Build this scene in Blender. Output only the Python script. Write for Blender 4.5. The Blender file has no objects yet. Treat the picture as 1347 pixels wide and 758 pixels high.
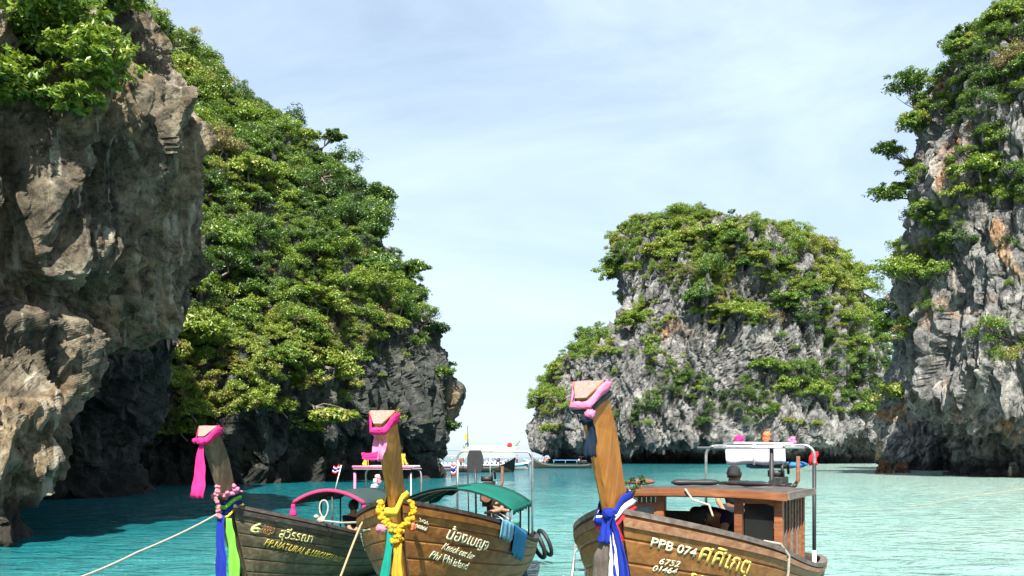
import bpy, bmesh, math, random
import numpy as np
from mathutils import Vector, Matrix
R = math.radians
scene = bpy.context.scene
COL = scene.collection

# ------------------------------------------------------------------ camera
FPX, W0, HZ, EYE = 1150.0, 1347.0, 601.0, 2.5        # focal length in photo pixels, width, horizon row, eye height (m)
cam_d = bpy.data.cameras.new('camera'); cam = bpy.data.objects.new('camera', cam_d); COL.objects.link(cam)
cam.location = (0, 0, EYE); cam.rotation_euler = (R(90), 0, 0)
cam_d.sensor_width = 36; cam_d.lens = FPX / W0 * 36; cam_d.shift_y = (HZ - 379) / W0
cam_d.clip_start = 0.1; cam_d.clip_end = 20000
scene.camera = cam

# ------------------------------------------------------------------ light
SUN_EL, SUN_TO = R(50), (-0.08, -0.995)                # elevation, horizontal direction towards the sun
h = math.hypot(*SUN_TO); to_sun = Vector((SUN_TO[0]/h*math.cos(SUN_EL), SUN_TO[1]/h*math.cos(SUN_EL), math.sin(SUN_EL)))
sun_d = bpy.data.lights.new('sun', 'SUN'); sun = bpy.data.objects.new('sun', sun_d); COL.objects.link(sun)
sun_d.energy = 4.3; sun_d.angle = R(0.53); sun_d.color = (1.0, 0.95, 0.86)
sun.rotation_euler = to_sun.to_track_quat('Z', 'Y').to_euler(); sun.location = (-40, -70, 140)

world = bpy.data.worlds.new('World'); scene.world = world; world.use_nodes = True
nt = world.node_tree; nt.nodes.clear()
wo = nt.nodes.new('ShaderNodeOutputWorld'); bg = nt.nodes.new('ShaderNodeBackground')
sky = nt.nodes.new('ShaderNodeTexSky'); sky.sky_type = 'NISHITA'; sky.sun_disc = False
sky.sun_elevation = SUN_EL; sky.sun_rotation = math.atan2(SUN_TO[0], SUN_TO[1])
sky.air_density = 1.0; sky.dust_density = 0.9; sky.ozone_density = 1.0; sky.altitude = 0
tc = nt.nodes.new('ShaderNodeTexCoord'); mp = nt.nodes.new('ShaderNodeMapping')
mp.inputs['Scale'].default_value = (1.1, 1.1, 3.2); mp.inputs['Rotation'].default_value = (0, R(24), R(20))
ns = nt.nodes.new('ShaderNodeTexNoise'); ns.inputs['Scale'].default_value = 1.7; ns.inputs['Detail'].default_value = 9
ns.inputs['Roughness'].default_value = 0.58; ns.inputs['Distortion'].default_value = 0.5
rp = nt.nodes.new('ShaderNodeValToRGB')
rp.color_ramp.elements[0].position = 0.30; rp.color_ramp.elements[0].color = (0.34,)*3 + (1,)
rp.color_ramp.elements[1].position = 0.72; rp.color_ramp.elements[1].color = (1.0,)*3 + (1,)
mx = nt.nodes.new('ShaderNodeMix'); mx.data_type = 'RGBA'
mx.inputs['B'].default_value = (5.3, 6.5, 7.8, 1)     # thin high cloud, as bright as the sky it veils
L = nt.links.new
L(tc.outputs['Generated'], mp.inputs['Vector']); L(mp.outputs['Vector'], ns.inputs['Vector']); L(ns.outputs['Fac'], rp.inputs['Fac'])
L(rp.outputs['Color'], mx.inputs['Factor']); L(sky.outputs['Color'], mx.inputs['A']); L(mx.outputs['Result'], bg.inputs['Color'])
L(bg.outputs['Background'], wo.inputs['Surface']); bg.inputs['Strength'].default_value = 0.052
vs = scene.view_settings; vs.view_transform = 'Standard'; vs.look = 'None'; vs.exposure = 1.68; vs.gamma = 1.0; vs.use_curve_mapping = False
scene.cycles.max_bounces = 6; scene.cycles.diffuse_bounces = 2; scene.cycles.glossy_bounces = 3; scene.cycles.transmission_bounces = 3
scene.cycles.transparent_max_bounces = 6; scene.cycles.use_denoising = True

# ------------------------------------------------------------------ helpers
def P(px, py, Y):                                     # photo pixel + distance -> point
    return Vector(((px - W0/2) / FPX * Y, Y, EYE - (py - HZ) / FPX * Y))
def proj(p):
    Y = np.maximum(p[:, 1], 0.1)
    return W0/2 + FPX * p[:, 0] / Y, HZ - FPX * (p[:, 2] - EYE) / Y
def tag(o, label=None, cat=None, group=None, kind=None):
    if label: o['label'] = label
    if cat: o['category'] = cat
    if group: o['group'] = group
    if kind: o['kind'] = kind
    return o
def empty(name, loc=(0, 0, 0), rz=0):
    o = bpy.data.objects.new(name, None); COL.objects.link(o); o.location = loc; o.rotation_euler = (0, 0, rz)
    o.empty_display_size = 0.3
    return o
def link(name, me, mat=None, parent=None, loc=None, rot=None):
    o = bpy.data.objects.new(name, me); COL.objects.link(o)
    if mat is not None:
        me.materials.clear(); me.materials.append(mat)
    if parent is not None: o.parent = parent
    if loc is not None: o.location = loc
    if rot is not None: o.rotation_euler = rot
    return o
def np_mesh(name, v, f, smooth=True):
    """v (N,3), f (M,k) arrays -> mesh, fast"""
    v = np.asarray(v, np.float32); f = np.asarray(f, np.int32); k = f.shape[1]
    me = bpy.data.meshes.new(name)
    me.vertices.add(len(v)); me.vertices.foreach_set('co', v.ravel())
    me.loops.add(f.size); me.loops.foreach_set('vertex_index', f.ravel())
    me.polygons.add(len(f)); me.polygons.foreach_set('loop_start', np.arange(0, f.size, k, dtype=np.int32))
    me.polygons.foreach_set('loop_total', np.full(len(f), k, np.int32))
    me.polygons.foreach_set('use_smooth', np.full(len(f), smooth, bool))
    me.update(calc_edges=True); me.validate()
    return me

# ------------------------------------------------------------------ noise (numpy)
_rng = np.random.RandomState(7)
PERM = np.concatenate([_rng.permutation(256)] * 3).astype(np.int32)
GR = _rng.normal(size=(256, 3)); GR /= np.linalg.norm(GR, axis=1)[:, None]
RND = _rng.rand(256, 4)
def _h(i, j, k): return PERM[(PERM[(PERM[i & 255] + j) & 255] + k) & 255]
def perlin(p):
    i = np.floor(p).astype(np.int64); f = p - i; u = f*f*f*(f*(f*6-15)+10)
    r = 0
    for a in (0, 1):
        for b in (0, 1):
            for c in (0, 1):
                g = GR[_h(i[:, 0]+a, i[:, 1]+b, i[:, 2]+c)]
                d = g[:, 0]*(f[:, 0]-a) + g[:, 1]*(f[:, 1]-b) + g[:, 2]*(f[:, 2]-c)
                w = (u[:, 0] if a else 1-u[:, 0])*(u[:, 1] if b else 1-u[:, 1])*(u[:, 2] if c else 1-u[:, 2])
                r = r + w*d
    return r
def fbm(p, o=4, lac=2.03, g=0.5):
    s = 0; a = 1.0
    for k in range(o):
        s = s + a*perlin(p + 17.3*k); p = p*lac; a *= g
    return s
def ridged(p, o=3):
    s = 0; a = 1.0
    for k in range(o):
        s = s + a*(1 - 2.6*np.abs(perlin(p + 9.1*k))); p = p*2.1; a *= 0.5
    return s
def worley(p):
    i = np.floor(p).astype(np.int64); f1 = np.full(len(p), 9.0); f2 = np.full(len(p), 9.0); idr = np.zeros(len(p)); til = np.zeros(len(p))
    for a in (-1, 0, 1):
        for b in (-1, 0, 1):
            for c in (-1, 0, 1):
                hh = _h(i[:, 0]+a, i[:, 1]+b, i[:, 2]+c); r = RND[hh]; g = GR[hh]
                dx = p[:, 0]-(i[:, 0]+a+r[:, 0]); dy = p[:, 1]-(i[:, 1]+b+r[:, 1]); dz = p[:, 2]-(i[:, 2]+c+r[:, 2])
                d = np.sqrt(dx*dx + dy*dy + dz*dz); n = d < f1
                f2 = np.where(n, f1, np.minimum(f2, d)); idr = np.where(n, r[:, 3], idr)
                til = np.where(n, dx*g[:, 0]+dy*g[:, 1]+dz*g[:, 2], til); f1 = np.where(n, d, f1)
    return f1, f2, idr, til

# ------------------------------------------------------------------ node helpers
def new_mat(name):
    m = bpy.data.materials.new(name); m.use_nodes = True
    n = m.node_tree; b = n.nodes['Principled BSDF']
    return m, n, b
def nd(n, typ, **kw):
    x = n.nodes.new(typ)
    for k, v in kw.items():
        if k in x.inputs.keys(): x.inputs[k].default_value = v
        else: setattr(x, k, v)
    return x
def ramp(n, fac, stops, interp='LINEAR'):
    r = n.nodes.new('ShaderNodeValToRGB'); cr = r.color_ramp; cr.interpolation = interp
    while len(cr.elements) < len(stops): cr.elements.new(0.5)
    for e, (p, c) in zip(cr.elements, stops):
        e.position = p; e.color = tuple(c) + (1,) if len(c) == 3 else c
    n.links.new(fac, r.inputs['Fac']); return r.outputs['Color']
def mixc(n, fac, a, b, mode='MIX'):
    x = n.nodes.new('ShaderNodeMix'); x.data_type = 'RGBA'; x.blend_type = mode
    for k, val in (('Factor', fac), ('A', a), ('B', b)):
        if isinstance(val, (int, float)): x.inputs[k].default_value = val
        elif isinstance(val, tuple): x.inputs[k].default_value = tuple(val) + (1,) if len(val) == 3 else val
        else: n.links.new(val, x.inputs[k])
    return x.outputs['Result']
def noise(n, vec, scale, detail=4, rough=0.55, dist=0.0):
    x = nd(n, 'ShaderNodeTexNoise', Scale=scale, Detail=detail, Roughness=rough, Distortion=dist)
    n.links.new(vec, x.inputs['Vector']); return x.outputs['Fac']
def mapping(n, scale=(1, 1, 1), rot=(0, 0, 0), coord='Object'):
    t = n.nodes.new('ShaderNodeTexCoord'); m = nd(n, 'ShaderNodeMapping', Scale=scale, Rotation=rot)
    n.links.new(t.outputs[coord], m.inputs['Vector']); return m.outputs['Vector']
def bump(n, b, height, strength=0.5, dist=0.05, chain=None):
    x = nd(n, 'ShaderNodeBump', Strength=strength, Distance=dist); n.links.new(height, x.inputs['Height'])
    if chain is not None: n.links.new(chain, x.inputs['Normal'])
    n.links.new(x.outputs['Normal'], b.inputs['Normal']); return x.outputs['Normal']
def plain(name, col, rough=0.6, metal=0.0, var=0.25, scale=8.0, bmp=0.0, spec=0.4, sheen=0.0):
    """colour with a little procedural wear"""
    m, n, b = new_mat(name); v = mapping(n)
    f = noise(n, v, scale, 5, 0.6)
    dark = tuple(c*(1-var) for c in col); light = tuple(min(1, c*(1+var*0.6)) for c in col)
    n.links.new(ramp(n, f, [(0.3, dark), (0.7, light)]), b.inputs['Base Color'])
    b.inputs['Roughness'].default_value = rough; b.inputs['Metallic'].default_value = metal
    b.inputs['Specular IOR Level'].default_value = spec
    if bmp: bump(n, b, noise(n, v, scale*4, 3), bmp, 0.01)
    return m
# ------------------------------------------------------------------ mesh collector
class MB:
    def __init__(s): s.v = []; s.f = []
    def add(s, v, f):
        o = len(s.v); s.v += [tuple(x) for x in v]; s.f += [tuple(i+o for i in q) for q in f]; return s
    def box(s, c, d, m=None):
        x, y, z = d[0]/2, d[1]/2, d[2]/2
        v = [Vector((a*x, b*y, e*z)) for e in (-1, 1) for b in (-1, 1) for a in (-1, 1)]
        if m is not None: v = [m @ q for q in v]
        c = Vector(c)
        return s.add([q + c for q in v], [(0, 2, 3, 1), (4, 5, 7, 6), (0, 1, 5, 4), (2, 6, 7, 3), (0, 4, 6, 2), (1, 3, 7, 5)])
    def beam(s, a, b, w, hgt, up=(0, 0, 1)):
        a = Vector(a); b = Vector(b); d = (b-a); l = d.length; d.normalize(); x = d.cross(Vector(up))
        if x.length < 1e-4: x = Vector((1, 0, 0))
        x.normalize(); u = x.cross(d)
        m = Matrix((x, d, u)).transposed()
        return s.box((a+b)/2, (w, l, hgt), m)
    def tube(s, pts, r, n=8, cap=True, flat=1.0):
        pts = [Vector(p) for p in pts]; k = len(pts)
        if not isinstance(r, (list, tuple)): r = [r]*k
        ref = Vector((0, 0, 1)); o = len(s.v); prev = None
        for i, p in enumerate(pts):
            t = (pts[min(i+1, k-1)] - pts[max(i-1, 0)])
            t = t.normalized() if t.length > 1e-9 else Vector((0, 0, 1))
            if prev is None:
                x = t.cross(ref if abs(t.z) < 0.95 else Vector((1, 0, 0))).normalized()
            else:
                x = (prev - t*prev.dot(t)); x = x.normalized() if x.length > 1e-6 else t.orthogonal().normalized()
            prev = x; y = t.cross(x)
            for j in range(n):
                a = 2*math.pi*j/n; s.v.append(tuple(p + (x*math.cos(a) + y*math.sin(a)*flat)*r[i]))
        for i in range(k-1):
            for j in range(n):
                a = o+i*n+j; b = o+i*n+(j+1) % n; s.f.append((a, b, b+n, a+n))
        if cap:
            s.f.append(tuple(o+j for j in reversed(range(n)))); s.f.append(tuple(o+(k-1)*n+j for j in range(n)))
        return s
    def rings(s, rings, closed=True, cap=True):
        o = len(s.v); n = len(rings[0])
        for r in rings: s.v += [tuple(p) for p in r]
        for i in range(len(rings)-1):
            for j in range(n if closed else n-1):
                a = o+i*n+j; b = o+i*n+(j+1) % n; s.f.append((a, b, b+n, a+n))
        if cap and closed:
            s.f.append(tuple(o+j for j in reversed(range(n)))); s.f.append(tuple(o+(len(rings)-1)*n+j for j in range(n)))
        return s
    def ball(s, c, r, n=8, m=6, squash=(1, 1, 1)):
        c = Vector(c); rg = []
        for i in range(1, m):
            a = math.pi*i/m
            rg.append([c + Vector((math.sin(a)*math.cos(2*math.pi*j/n)*squash[0], math.sin(a)*math.sin(2*math.pi*j/n)*squash[1], -math.cos(a)*squash[2]))*r for j in range(n)])
        return s.rings(rg)
    def mesh(s, name, smooth=False):
        me = bpy.data.meshes.new(name); me.from_pydata([tuple(v) for v in s.v], [], s.f)
        bm = bmesh.new(); bm.from_mesh(me); bmesh.ops.recalc_face_normals(bm, faces=bm.faces); bm.to_mesh(me); bm.free()
        if smooth: me.polygons.foreach_set('use_smooth', [True]*len(me.polygons))
        me.update(); return me
    def build(s, name, mat=None, parent=None, smooth=False, bevel=0.0):
        o = link(name, s.mesh(name, smooth), mat, parent)
        if bevel:
            b = o.modifiers.new('bevel', 'BEVEL'); b.width = bevel; b.segments = 2; b.limit_method = 'ANGLE'
        return o

# ------------------------------------------------------------------ rock
def rock_mat(name, greys, buff, buff_amt, streak_amt, tide=0.0, sc=1.0, green=0.0, bstr=0.7, drip=0.0):
    m, n, b = new_mat(name); v = mapping(n, (sc, sc, sc))
    f1 = noise(n, v, 0.55, 9, 0.66, 0.4)
    col = ramp(n, f1, [(0.30, greys[0]), (0.48, greys[1]), (0.64, greys[2]), (0.82, greys[3])])
    # buff and rust patches with their own outlines
    f2 = noise(n, v, 0.16, 5, 0.6, 0.8)
    msk = ramp(n, f2, [(0.64-buff_amt*0.2, (0, 0, 0)), (0.72-buff_amt*0.2, (1, 1, 1))])
    bf = ramp(n, noise(n, v, 1.1, 7, 0.65, 0.5), [(0.3, buff[0]), (0.5, buff[1]), (0.72, buff[2])])
    col = mixc(n, msk, col, bf)
    # rain streaks, long in z
    vz = mapping(n, (sc*1.0, sc*1.0, sc*0.07))
    st = ramp(n, noise(n, vz, 1.0, 6, 0.62, 0.3), [(0.50, (0, 0, 0)), (0.62, (1, 1, 1))])
    brk = ramp(n, noise(n, v, 0.35, 4, 0.5), [(0.42, (0, 0, 0)), (0.58, (1, 1, 1))])
    x = nd(n, 'ShaderNodeMath', operation='MULTIPLY'); n.links.new(st, x.inputs[0]); n.links.new(brk, x.inputs[1])
    y = nd(n, 'ShaderNodeMath', operation='MULTIPLY'); n.links.new(x.outputs[0], y.inputs[0]); y.inputs[1].default_value = streak_amt
    col = mixc(n, y.outputs[0], col, (0.030, 0.031, 0.030))
    pit = ramp(n, noise(n, v, 2.6, 6, 0.72, 0.3), [(0.36, (0.28, 0.27, 0.26)), (0.52, (1, 1, 1)), (0.70, (1.35, 1.33, 1.28))]); col = mixc(n, 1.0, col, pit, 'MULTIPLY')
    if drip:
        dr = ramp(n, noise(n, mapping(n, (sc*1.3, sc*1.3, sc*0.09)), 1.4, 5, 0.6, 0.5), [(0.56, (0, 0, 0)), (0.68, (drip,)*3)]); col = mixc(n, dr, col, (0.50, 0.46, 0.37))
    if green:
        gm = ramp(n, noise(n, v, 0.7, 6, 0.6), [(0.52, (0, 0, 0)), (0.66, (green,)*3)])
        col = mixc(n, gm, col, (0.045, 0.062, 0.018))
    if tide:
        t = n.nodes.new('ShaderNodeNewGeometry'); sx = n.nodes.new('ShaderNodeSeparateXYZ'); n.links.new(t.outputs['Position'], sx.inputs[0])
        w = nd(n, 'ShaderNodeMath', operation='MULTIPLY_ADD'); n.links.new(noise(n, v, 0.8, 4), w.inputs[0]); w.inputs[1].default_value = tide*0.8
        n.links.new(sx.outputs['Z'], w.inputs[2])
        mr = nd(n, 'ShaderNodeMapRange'); n.links.new(w.outputs[0], mr.inputs['Value'])
        mr.inputs['From Min'].default_value = tide*0.9; mr.inputs['From Max'].default_value = tide*1.5
        mr.inputs['To Min'].default_value = 0.88; mr.inputs['To Max'].default_value = 0.0
        col = mixc(n, mr.outputs[0], col, (0.022, 0.021, 0.018))
    n.links.new(col, b.inputs['Base Color']); b.inputs['Roughness'].default_value = 0.88; b.inputs['Specular IOR Level'].default_value = 0.25
    vo = nd(n, 'ShaderNodeTexVoronoi', Scale=1.6, feature='DISTANCE_TO_EDGE'); n.links.new(v, vo.inputs['Vector'])
    cr = ramp(n, vo.outputs['Distance'], [(0.0, (0, 0, 0)), (0.10, (1, 1, 1))])
    c1 = bump(n, b, cr, bstr*0.35, 0.10/sc)
    c2 = bump(n, b, noise(n, mapping(n, (sc, sc, sc*0.55)), 2.6, 9, 0.72, 0.3), bstr*1.15, 0.45/sc, c1)
    return m

def cliff_surface(levels, nth, nz, expo, dense, ztop_dense=None, share=0.86):
    """levels rows: z, left, right, front, back. Returns base grid (nz, nth, 3)"""
    lv = np.array(levels, float)
    d = np.sqrt((np.diff(lv, axis=0)**2)[:, :4].sum(1)); s = np.concatenate([[0], np.cumsum(d)])
    if ztop_dense is not None:                           # coarse above what the photograph sees
        k = np.searchsorted(lv[:, 0], ztop_dense); sd = s[min(k, len(s)-1)]
        t = np.concatenate([np.linspace(0, sd, int(nz*0.92), endpoint=False), np.linspace(sd, s[-1], nz-int(nz*0.92))])
    else: t = np.linspace(0, s[-1], nz)
    fine = np.linspace(0, s[-1], 600); g = np.stack([np.interp(fine, s, lv[:, i]) for i in range(5)], 1)
    ker = np.hanning(25); ker /= ker.sum(); pad = np.pad(g, ((12, 12), (0, 0)), 'edge')
    g = np.stack([np.convolve(pad[:, i], ker, 'valid') for i in range(5)], 1)
    q = np.stack([np.interp(t, fine, g[:, i]) for i in range(5)], 1)
    a0, a1 = dense; nd_ = int(nth*share)
    ph = np.concatenate([np.linspace(a0, a1, nd_, endpoint=False), np.linspace(a1, a0+2*np.pi, nth-nd_, endpoint=False)])
    c, sn = np.cos(ph), np.sin(ph)
    ux = np.sign(c)*np.abs(c)**(2/expo); uy = np.sign(sn)*np.abs(sn)**(2/expo)
    cx = (q[:, 1]+q[:, 2])/2; cy = (q[:, 3]+q[:, 4])/2; rx = (q[:, 2]-q[:, 1])/2; ry = (q[:, 4]-q[:, 3])/2
    p = np.zeros((nz, nth, 3))
    p[..., 0] = cx[:, None] + rx[:, None]*ux; p[..., 1] = cy[:, None] + ry[:, None]*uy; p[..., 2] = q[:, 0][:, None]
    return p
def fit_px(levels, expo, left=None, right=None):
    """move a side of each level until its outline falls on the given photo column"""
    ph = np.linspace(0, 2*np.pi, 721); c, sn = np.cos(ph), np.sin(ph); ux = np.sign(c)*np.abs(c)**(2/expo); uy = np.sign(sn)*np.abs(sn)**(2/expo); out = []
    for k, (z, l, r, f, b) in enumerate(levels):
        for tgt, isl_ in ((left, True), (right, False)):
            if tgt is None: continue
            lo, hi = (l-60, r-1) if isl_ else (l+1, r+60)
            for _ in range(40):
                m = (lo+hi)/2; L2, R2 = (m, r) if isl_ else (l, m)
                px = W0/2 + FPX*((L2+R2)/2 + (R2-L2)/2*ux)/((f+b)/2 + (b-f)/2*uy); e = (px.min() if isl_ else px.max()) - tgt[k]
                if e < 0: lo = m
                else: hi = m
            if isl_: l = m
            else: r = m
        out.append((z, l, r, f, b))
    return out
def grid_normals(p):
    du = np.roll(p, -1, 1) - np.roll(p, 1, 1); dv = np.gradient(p, axis=0)
    n = np.cross(du, dv); n /= np.linalg.norm(n, axis=2, keepdims=True) + 1e-9
    return n
def grid_mesh(name, p):
    nz, nth, _ = p.shape
    i = np.arange(nz-1)[:, None]*nth; j = np.arange(nth)[None, :]; j2 = (j+1) % nth
    f = np.stack([i+j, i+j2, i+nth+j2, i+nth+j], -1).reshape(-1, 4)
    v = p.reshape(-1, 3)
    top = len(v); v = np.vstack([v, p[-1].mean(0)[None]])
    cap = np.stack([(nz-1)*nth+np.arange(nth), (nz-1)*nth+(np.arange(nth)+1) % nth, np.full(nth, top), np.full(nth, top)], -1)
    me = np_mesh(name, v, f, False)
    bm = bmesh.new(); bm.from_mesh(me); bm.verts.ensure_lookup_table()
    bm.faces.new([bm.verts[(nz-1)*nth+k] for k in range(nth)]); bm.to_mesh(me); bm.free()
    return me
def warp(p, f, a):
    return p + a*np.stack([perlin(p*f+3.1), perlin(p*f+41.7), perlin(p*f+77.3)], 1)
def sculpt(p, marks):
    """local swellings and hollows; each mark is placed on the nearest base point seen at a photo pixel"""
    nz, nth, _ = p.shape; flat = p.reshape(-1, 3); n = grid_normals(p).reshape(-1, 3)
    px, py = proj(flat); vis = (flat[:, 0]*n[:, 0] + flat[:, 1]*n[:, 1] + (flat[:, 2]-EYE)*n[:, 2]) < 0
    off = np.zeros(len(flat))
    for (x, y, sx, sy, amt) in marks:
        d = (px-x)**2 + (py-y)**2 + np.where(vis, 0, 1e9); c = flat[np.argmin(d)]; k = c[1]/FPX
        hh = np.hypot(flat[:, 0]-c[0], flat[:, 1]-c[1])
        off += amt*np.exp(-0.5*((hh/(sx*k))**2 + ((flat[:, 2]-c[2])/(sy*k))**2))
    return off.reshape(nz, nth)
def carve(p, s, flute=1.0, block=1.0, lump=1.0, fine=1.0, extra=None, f_lump=0.09, f_block=0.45, f_flute=0.5, sq=0.6, seed=0.0, step=1.0, bias=0.0, stz=0.55):
    """s: size of the relief in metres"""
    nz, nth, _ = p.shape; n = grid_normals(p).reshape(-1, 3); q = p.reshape(-1, 3) + seed
    w = warp(q, 0.25/s, 1.2*s)
    d = lump*1.6*s*fbm(w*f_lump/s, 3)
    zone = np.clip(0.55+1.1*fbm(q*0.10/s+31, 2), 0.05, 1.2)
    d += flute*0.62*s*(ridged(w*np.array([1, 1, 0.16])*f_flute/s, 3)-0.55)*zone
    wb = warp(q, 0.5/s, 0.55*s)*np.array([1, 1, sq])
    f1, f2, r, tl = worley(wb*f_block/s)
    d += block*s*(0.42*(r-0.5) + 0.75*tl - 0.30*np.exp(-((f2-f1)/0.07)**2))
    f1, f2, r, tl = worley(wb*f_block*2.6/s + 5)
    d += block*s*(0.16*(r-0.5) + 0.34*tl - 0.16*np.exp(-((f2-f1)/0.08)**2))
    d += fine*s*(0.30*fbm(w*np.array([1, 1, 0.6])*1.1/s, 4, 2.1, 0.55) - 0.20*np.abs(fbm(w*np.array([1.0, 1, 0.45])*2.3/s+11, 3)))
    x = fbm(w*np.array([1, 1, stz])*0.42/s+63, 4, 2.0, 0.55)*4.5; fl = np.floor(x); fr = x-fl      # ledges and fracture steps
    d += step*0.30*s*(fl + np.clip((fr-0.72)/0.28, 0, 1)**2 + 0.25*fr)
    d -= d.mean() - bias*s
    if extra is not None: d = d + extra.reshape(-1)
    return (p.reshape(-1, 3) + n*d[:, None]).reshape(p.shape)
def add_cliff(name, levels, label, mat, nth, nz, expo=2.2, dense=(R(150), R(390)), ztop=None, s=1.0, marks=None, **kw):
    p = cliff_surface(levels, nth, nz, expo, dense, ztop)
    ex = sculpt(p, marks) if marks else None
    p = carve(p, s, extra=ex, **kw)
    o = link(name, grid_mesh(name, p), mat); tag(o, label, 'cliff', None, 'structure')
    return o, p

GREYS = [(0.070, 0.070, 0.070), (0.180, 0.178, 0.172), (0.310, 0.302, 0.290), (0.50, 0.49, 0.47)]
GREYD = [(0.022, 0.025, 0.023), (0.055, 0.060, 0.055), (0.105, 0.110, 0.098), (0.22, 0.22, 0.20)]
TAN = [(0.042, 0.035, 0.027), (0.130, 0.108, 0.076), (0.255, 0.220, 0.160), (0.45, 0.42, 0.34)]
BUFF = [(0.11, 0.070, 0.036), (0.235, 0.175, 0.105), (0.42, 0.36, 0.26)]
RUST = [(0.20, 0.09, 0.035), (0.36, 0.21, 0.11), (0.50, 0.38, 0.25)]
m_tan = rock_mat('tan limestone', TAN, BUFF, 0.9, 0.9, 1.2, 1.0, 0.10, 0.8, 0.75)
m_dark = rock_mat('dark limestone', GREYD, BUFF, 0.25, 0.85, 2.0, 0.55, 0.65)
m_grey = rock_mat('grey limestone', GREYS, RUST, 0.30, 0.80, 2.2, 0.50, 0.05, 0.7, 0.5)
m_islet = rock_mat('pale grey limestone', GREYS, RUST, 0.02, 0.75, 3.5, 0.26, 0.05)

# near overhanging cliff: slim wave-cut foot, great bulge above
A_LV = [(-1.2, -34, -13.9, 23.0, 28), (0.9, -34, -14.0, 23.3, 28), (1.5, -34, -13.5, 22.8, 28.5), (2.4, -34, -13.0, 22.3, 29.5), (4.5, -34, -12.9, 22.1, 33),
        (6.2, -34, -12.8, 22.0, 38), (7.4, -34, -12.4, 21.7, 42), (9.2, -34, -11.8, 21.6, 43), (12, -34, -11.2, 21.8, 44), (14.2, -34, -11.3, 22.1, 44),
        (16, -34, -12.0, 22.5, 44), (17.5, -34, -12.9, 23, 44), (19.5, -33, -13.6, 23.8, 43), (22, -32, -15, 25, 42), (27, -30, -19, 28, 38)]
A_MK = [(14, 352, 26, 34, -1.5), (35, 420, 60, 16, 0.9), (48, 525, 15, 90, 1.1), (14, 490, 12, 60, -1.3), (80, 500, 11, 80, -1.3), (103, 470, 12, 45, 0.8),
        (132, 440, 18, 45, 1.0), (118, 395, 26, 22, -1.1), (160, 380, 14, 30, 0.5), (60, 380, 22, 14, -0.7), (20, 270, 12, 60, -0.8), (60, 260, 16, 30, 0.5),
        (95, 245, 18, 18, -0.7), (190, 300, 18, 26, -0.6), (230, 240, 14, 40, 0.4), (185, 410, 14, 30, 0.8), (150, 500, 25, 45, -0.9)]
A_LV = fit_px(A_LV, 2.3, right=[34, 32, 50, 84, 110, 150, 192, 224, 246, 248, 232, 208, 188, 166, 100])
A_o, A_p = add_cliff('overhanging_cliff', A_LV, 'tan and brown overhanging limestone cliff above a wave-cut foot', m_tan, 600, 420, 2.3, (R(205), R(385)), 19.5, s=1.15, marks=A_MK,
                     flute=2.5, block=0.40, lump=0.75, fine=1.6, step=0.22, stz=0.14, sq=0.4)
# recess behind it, in deep shade
B_LV = [(-1.5, -60, -20.6, 46.0, 66), (0.6, -60, -20.8, 46.4, 66), (2.0, -60, -21.6, 47.2, 66), (5, -60, -20.6, 46, 66), (8, -60, -18.9, 44.5, 66), (12, -60, -18.0, 43.5, 66), (17, -60, -18.2, 44, 66),
        (22, -60, -19.5, 45, 65), (28, -58, -24, 48, 62)]
B_MK = [(205, 430, 8, 50, 0.9), (175, 470, 8, 60, 0.9), (190, 500, 7, 60, -0.9), (150, 520, 9, 50, 0.8), (220, 470, 6, 40, 0.8), (120, 560, 14, 40, -0.8)]
B_LV = fit_px(B_LV, 2.2, right=[168, 166, 158, 175, 205, 222, 225, 210, 150])
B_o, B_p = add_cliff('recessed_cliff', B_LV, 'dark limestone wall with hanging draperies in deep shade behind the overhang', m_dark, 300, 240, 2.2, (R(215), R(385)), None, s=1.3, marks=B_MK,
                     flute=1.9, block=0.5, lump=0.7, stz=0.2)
# long green cliff
C_LV = [(-2, -110, -9.4, 66.5, 150), (0.4, -110, -10.0, 68.2, 150), (3.0, -110, -10.6, 69.6, 150), (5.2, -110, -8.4, 66.2, 150), (8, -110, -7.6, 65, 150), (12, -110, -7.9, 65.5, 150), (17.3, -110, -9.9, 67.5, 150),
        (22, -110, -11.4, 70, 150), (27.5, -109, -13.6, 73.5, 149), (32, -108, -16, 77, 148), (36, -107, -18.4, 80.5, 147), (40.5, -106, -23, 85, 146), (46, -104, -28.5, 90, 144),
        (52.4, -102, -34, 95.5, 141), (58, -100, -39.5, 100, 138), (68, -95, -58, 108, 130)]
C_LV = fit_px(C_LV, 1.75, right=[570, 566, 556, 578, 584, 582, 565, 550, 527, 500, 472, 425, 362, 300, 243, 100])
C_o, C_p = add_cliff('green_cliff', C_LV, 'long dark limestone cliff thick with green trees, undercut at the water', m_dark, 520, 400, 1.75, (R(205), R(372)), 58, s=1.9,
                     flute=1.8, block=0.6, lump=0.9, stz=0.2, sq=0.4)
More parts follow.
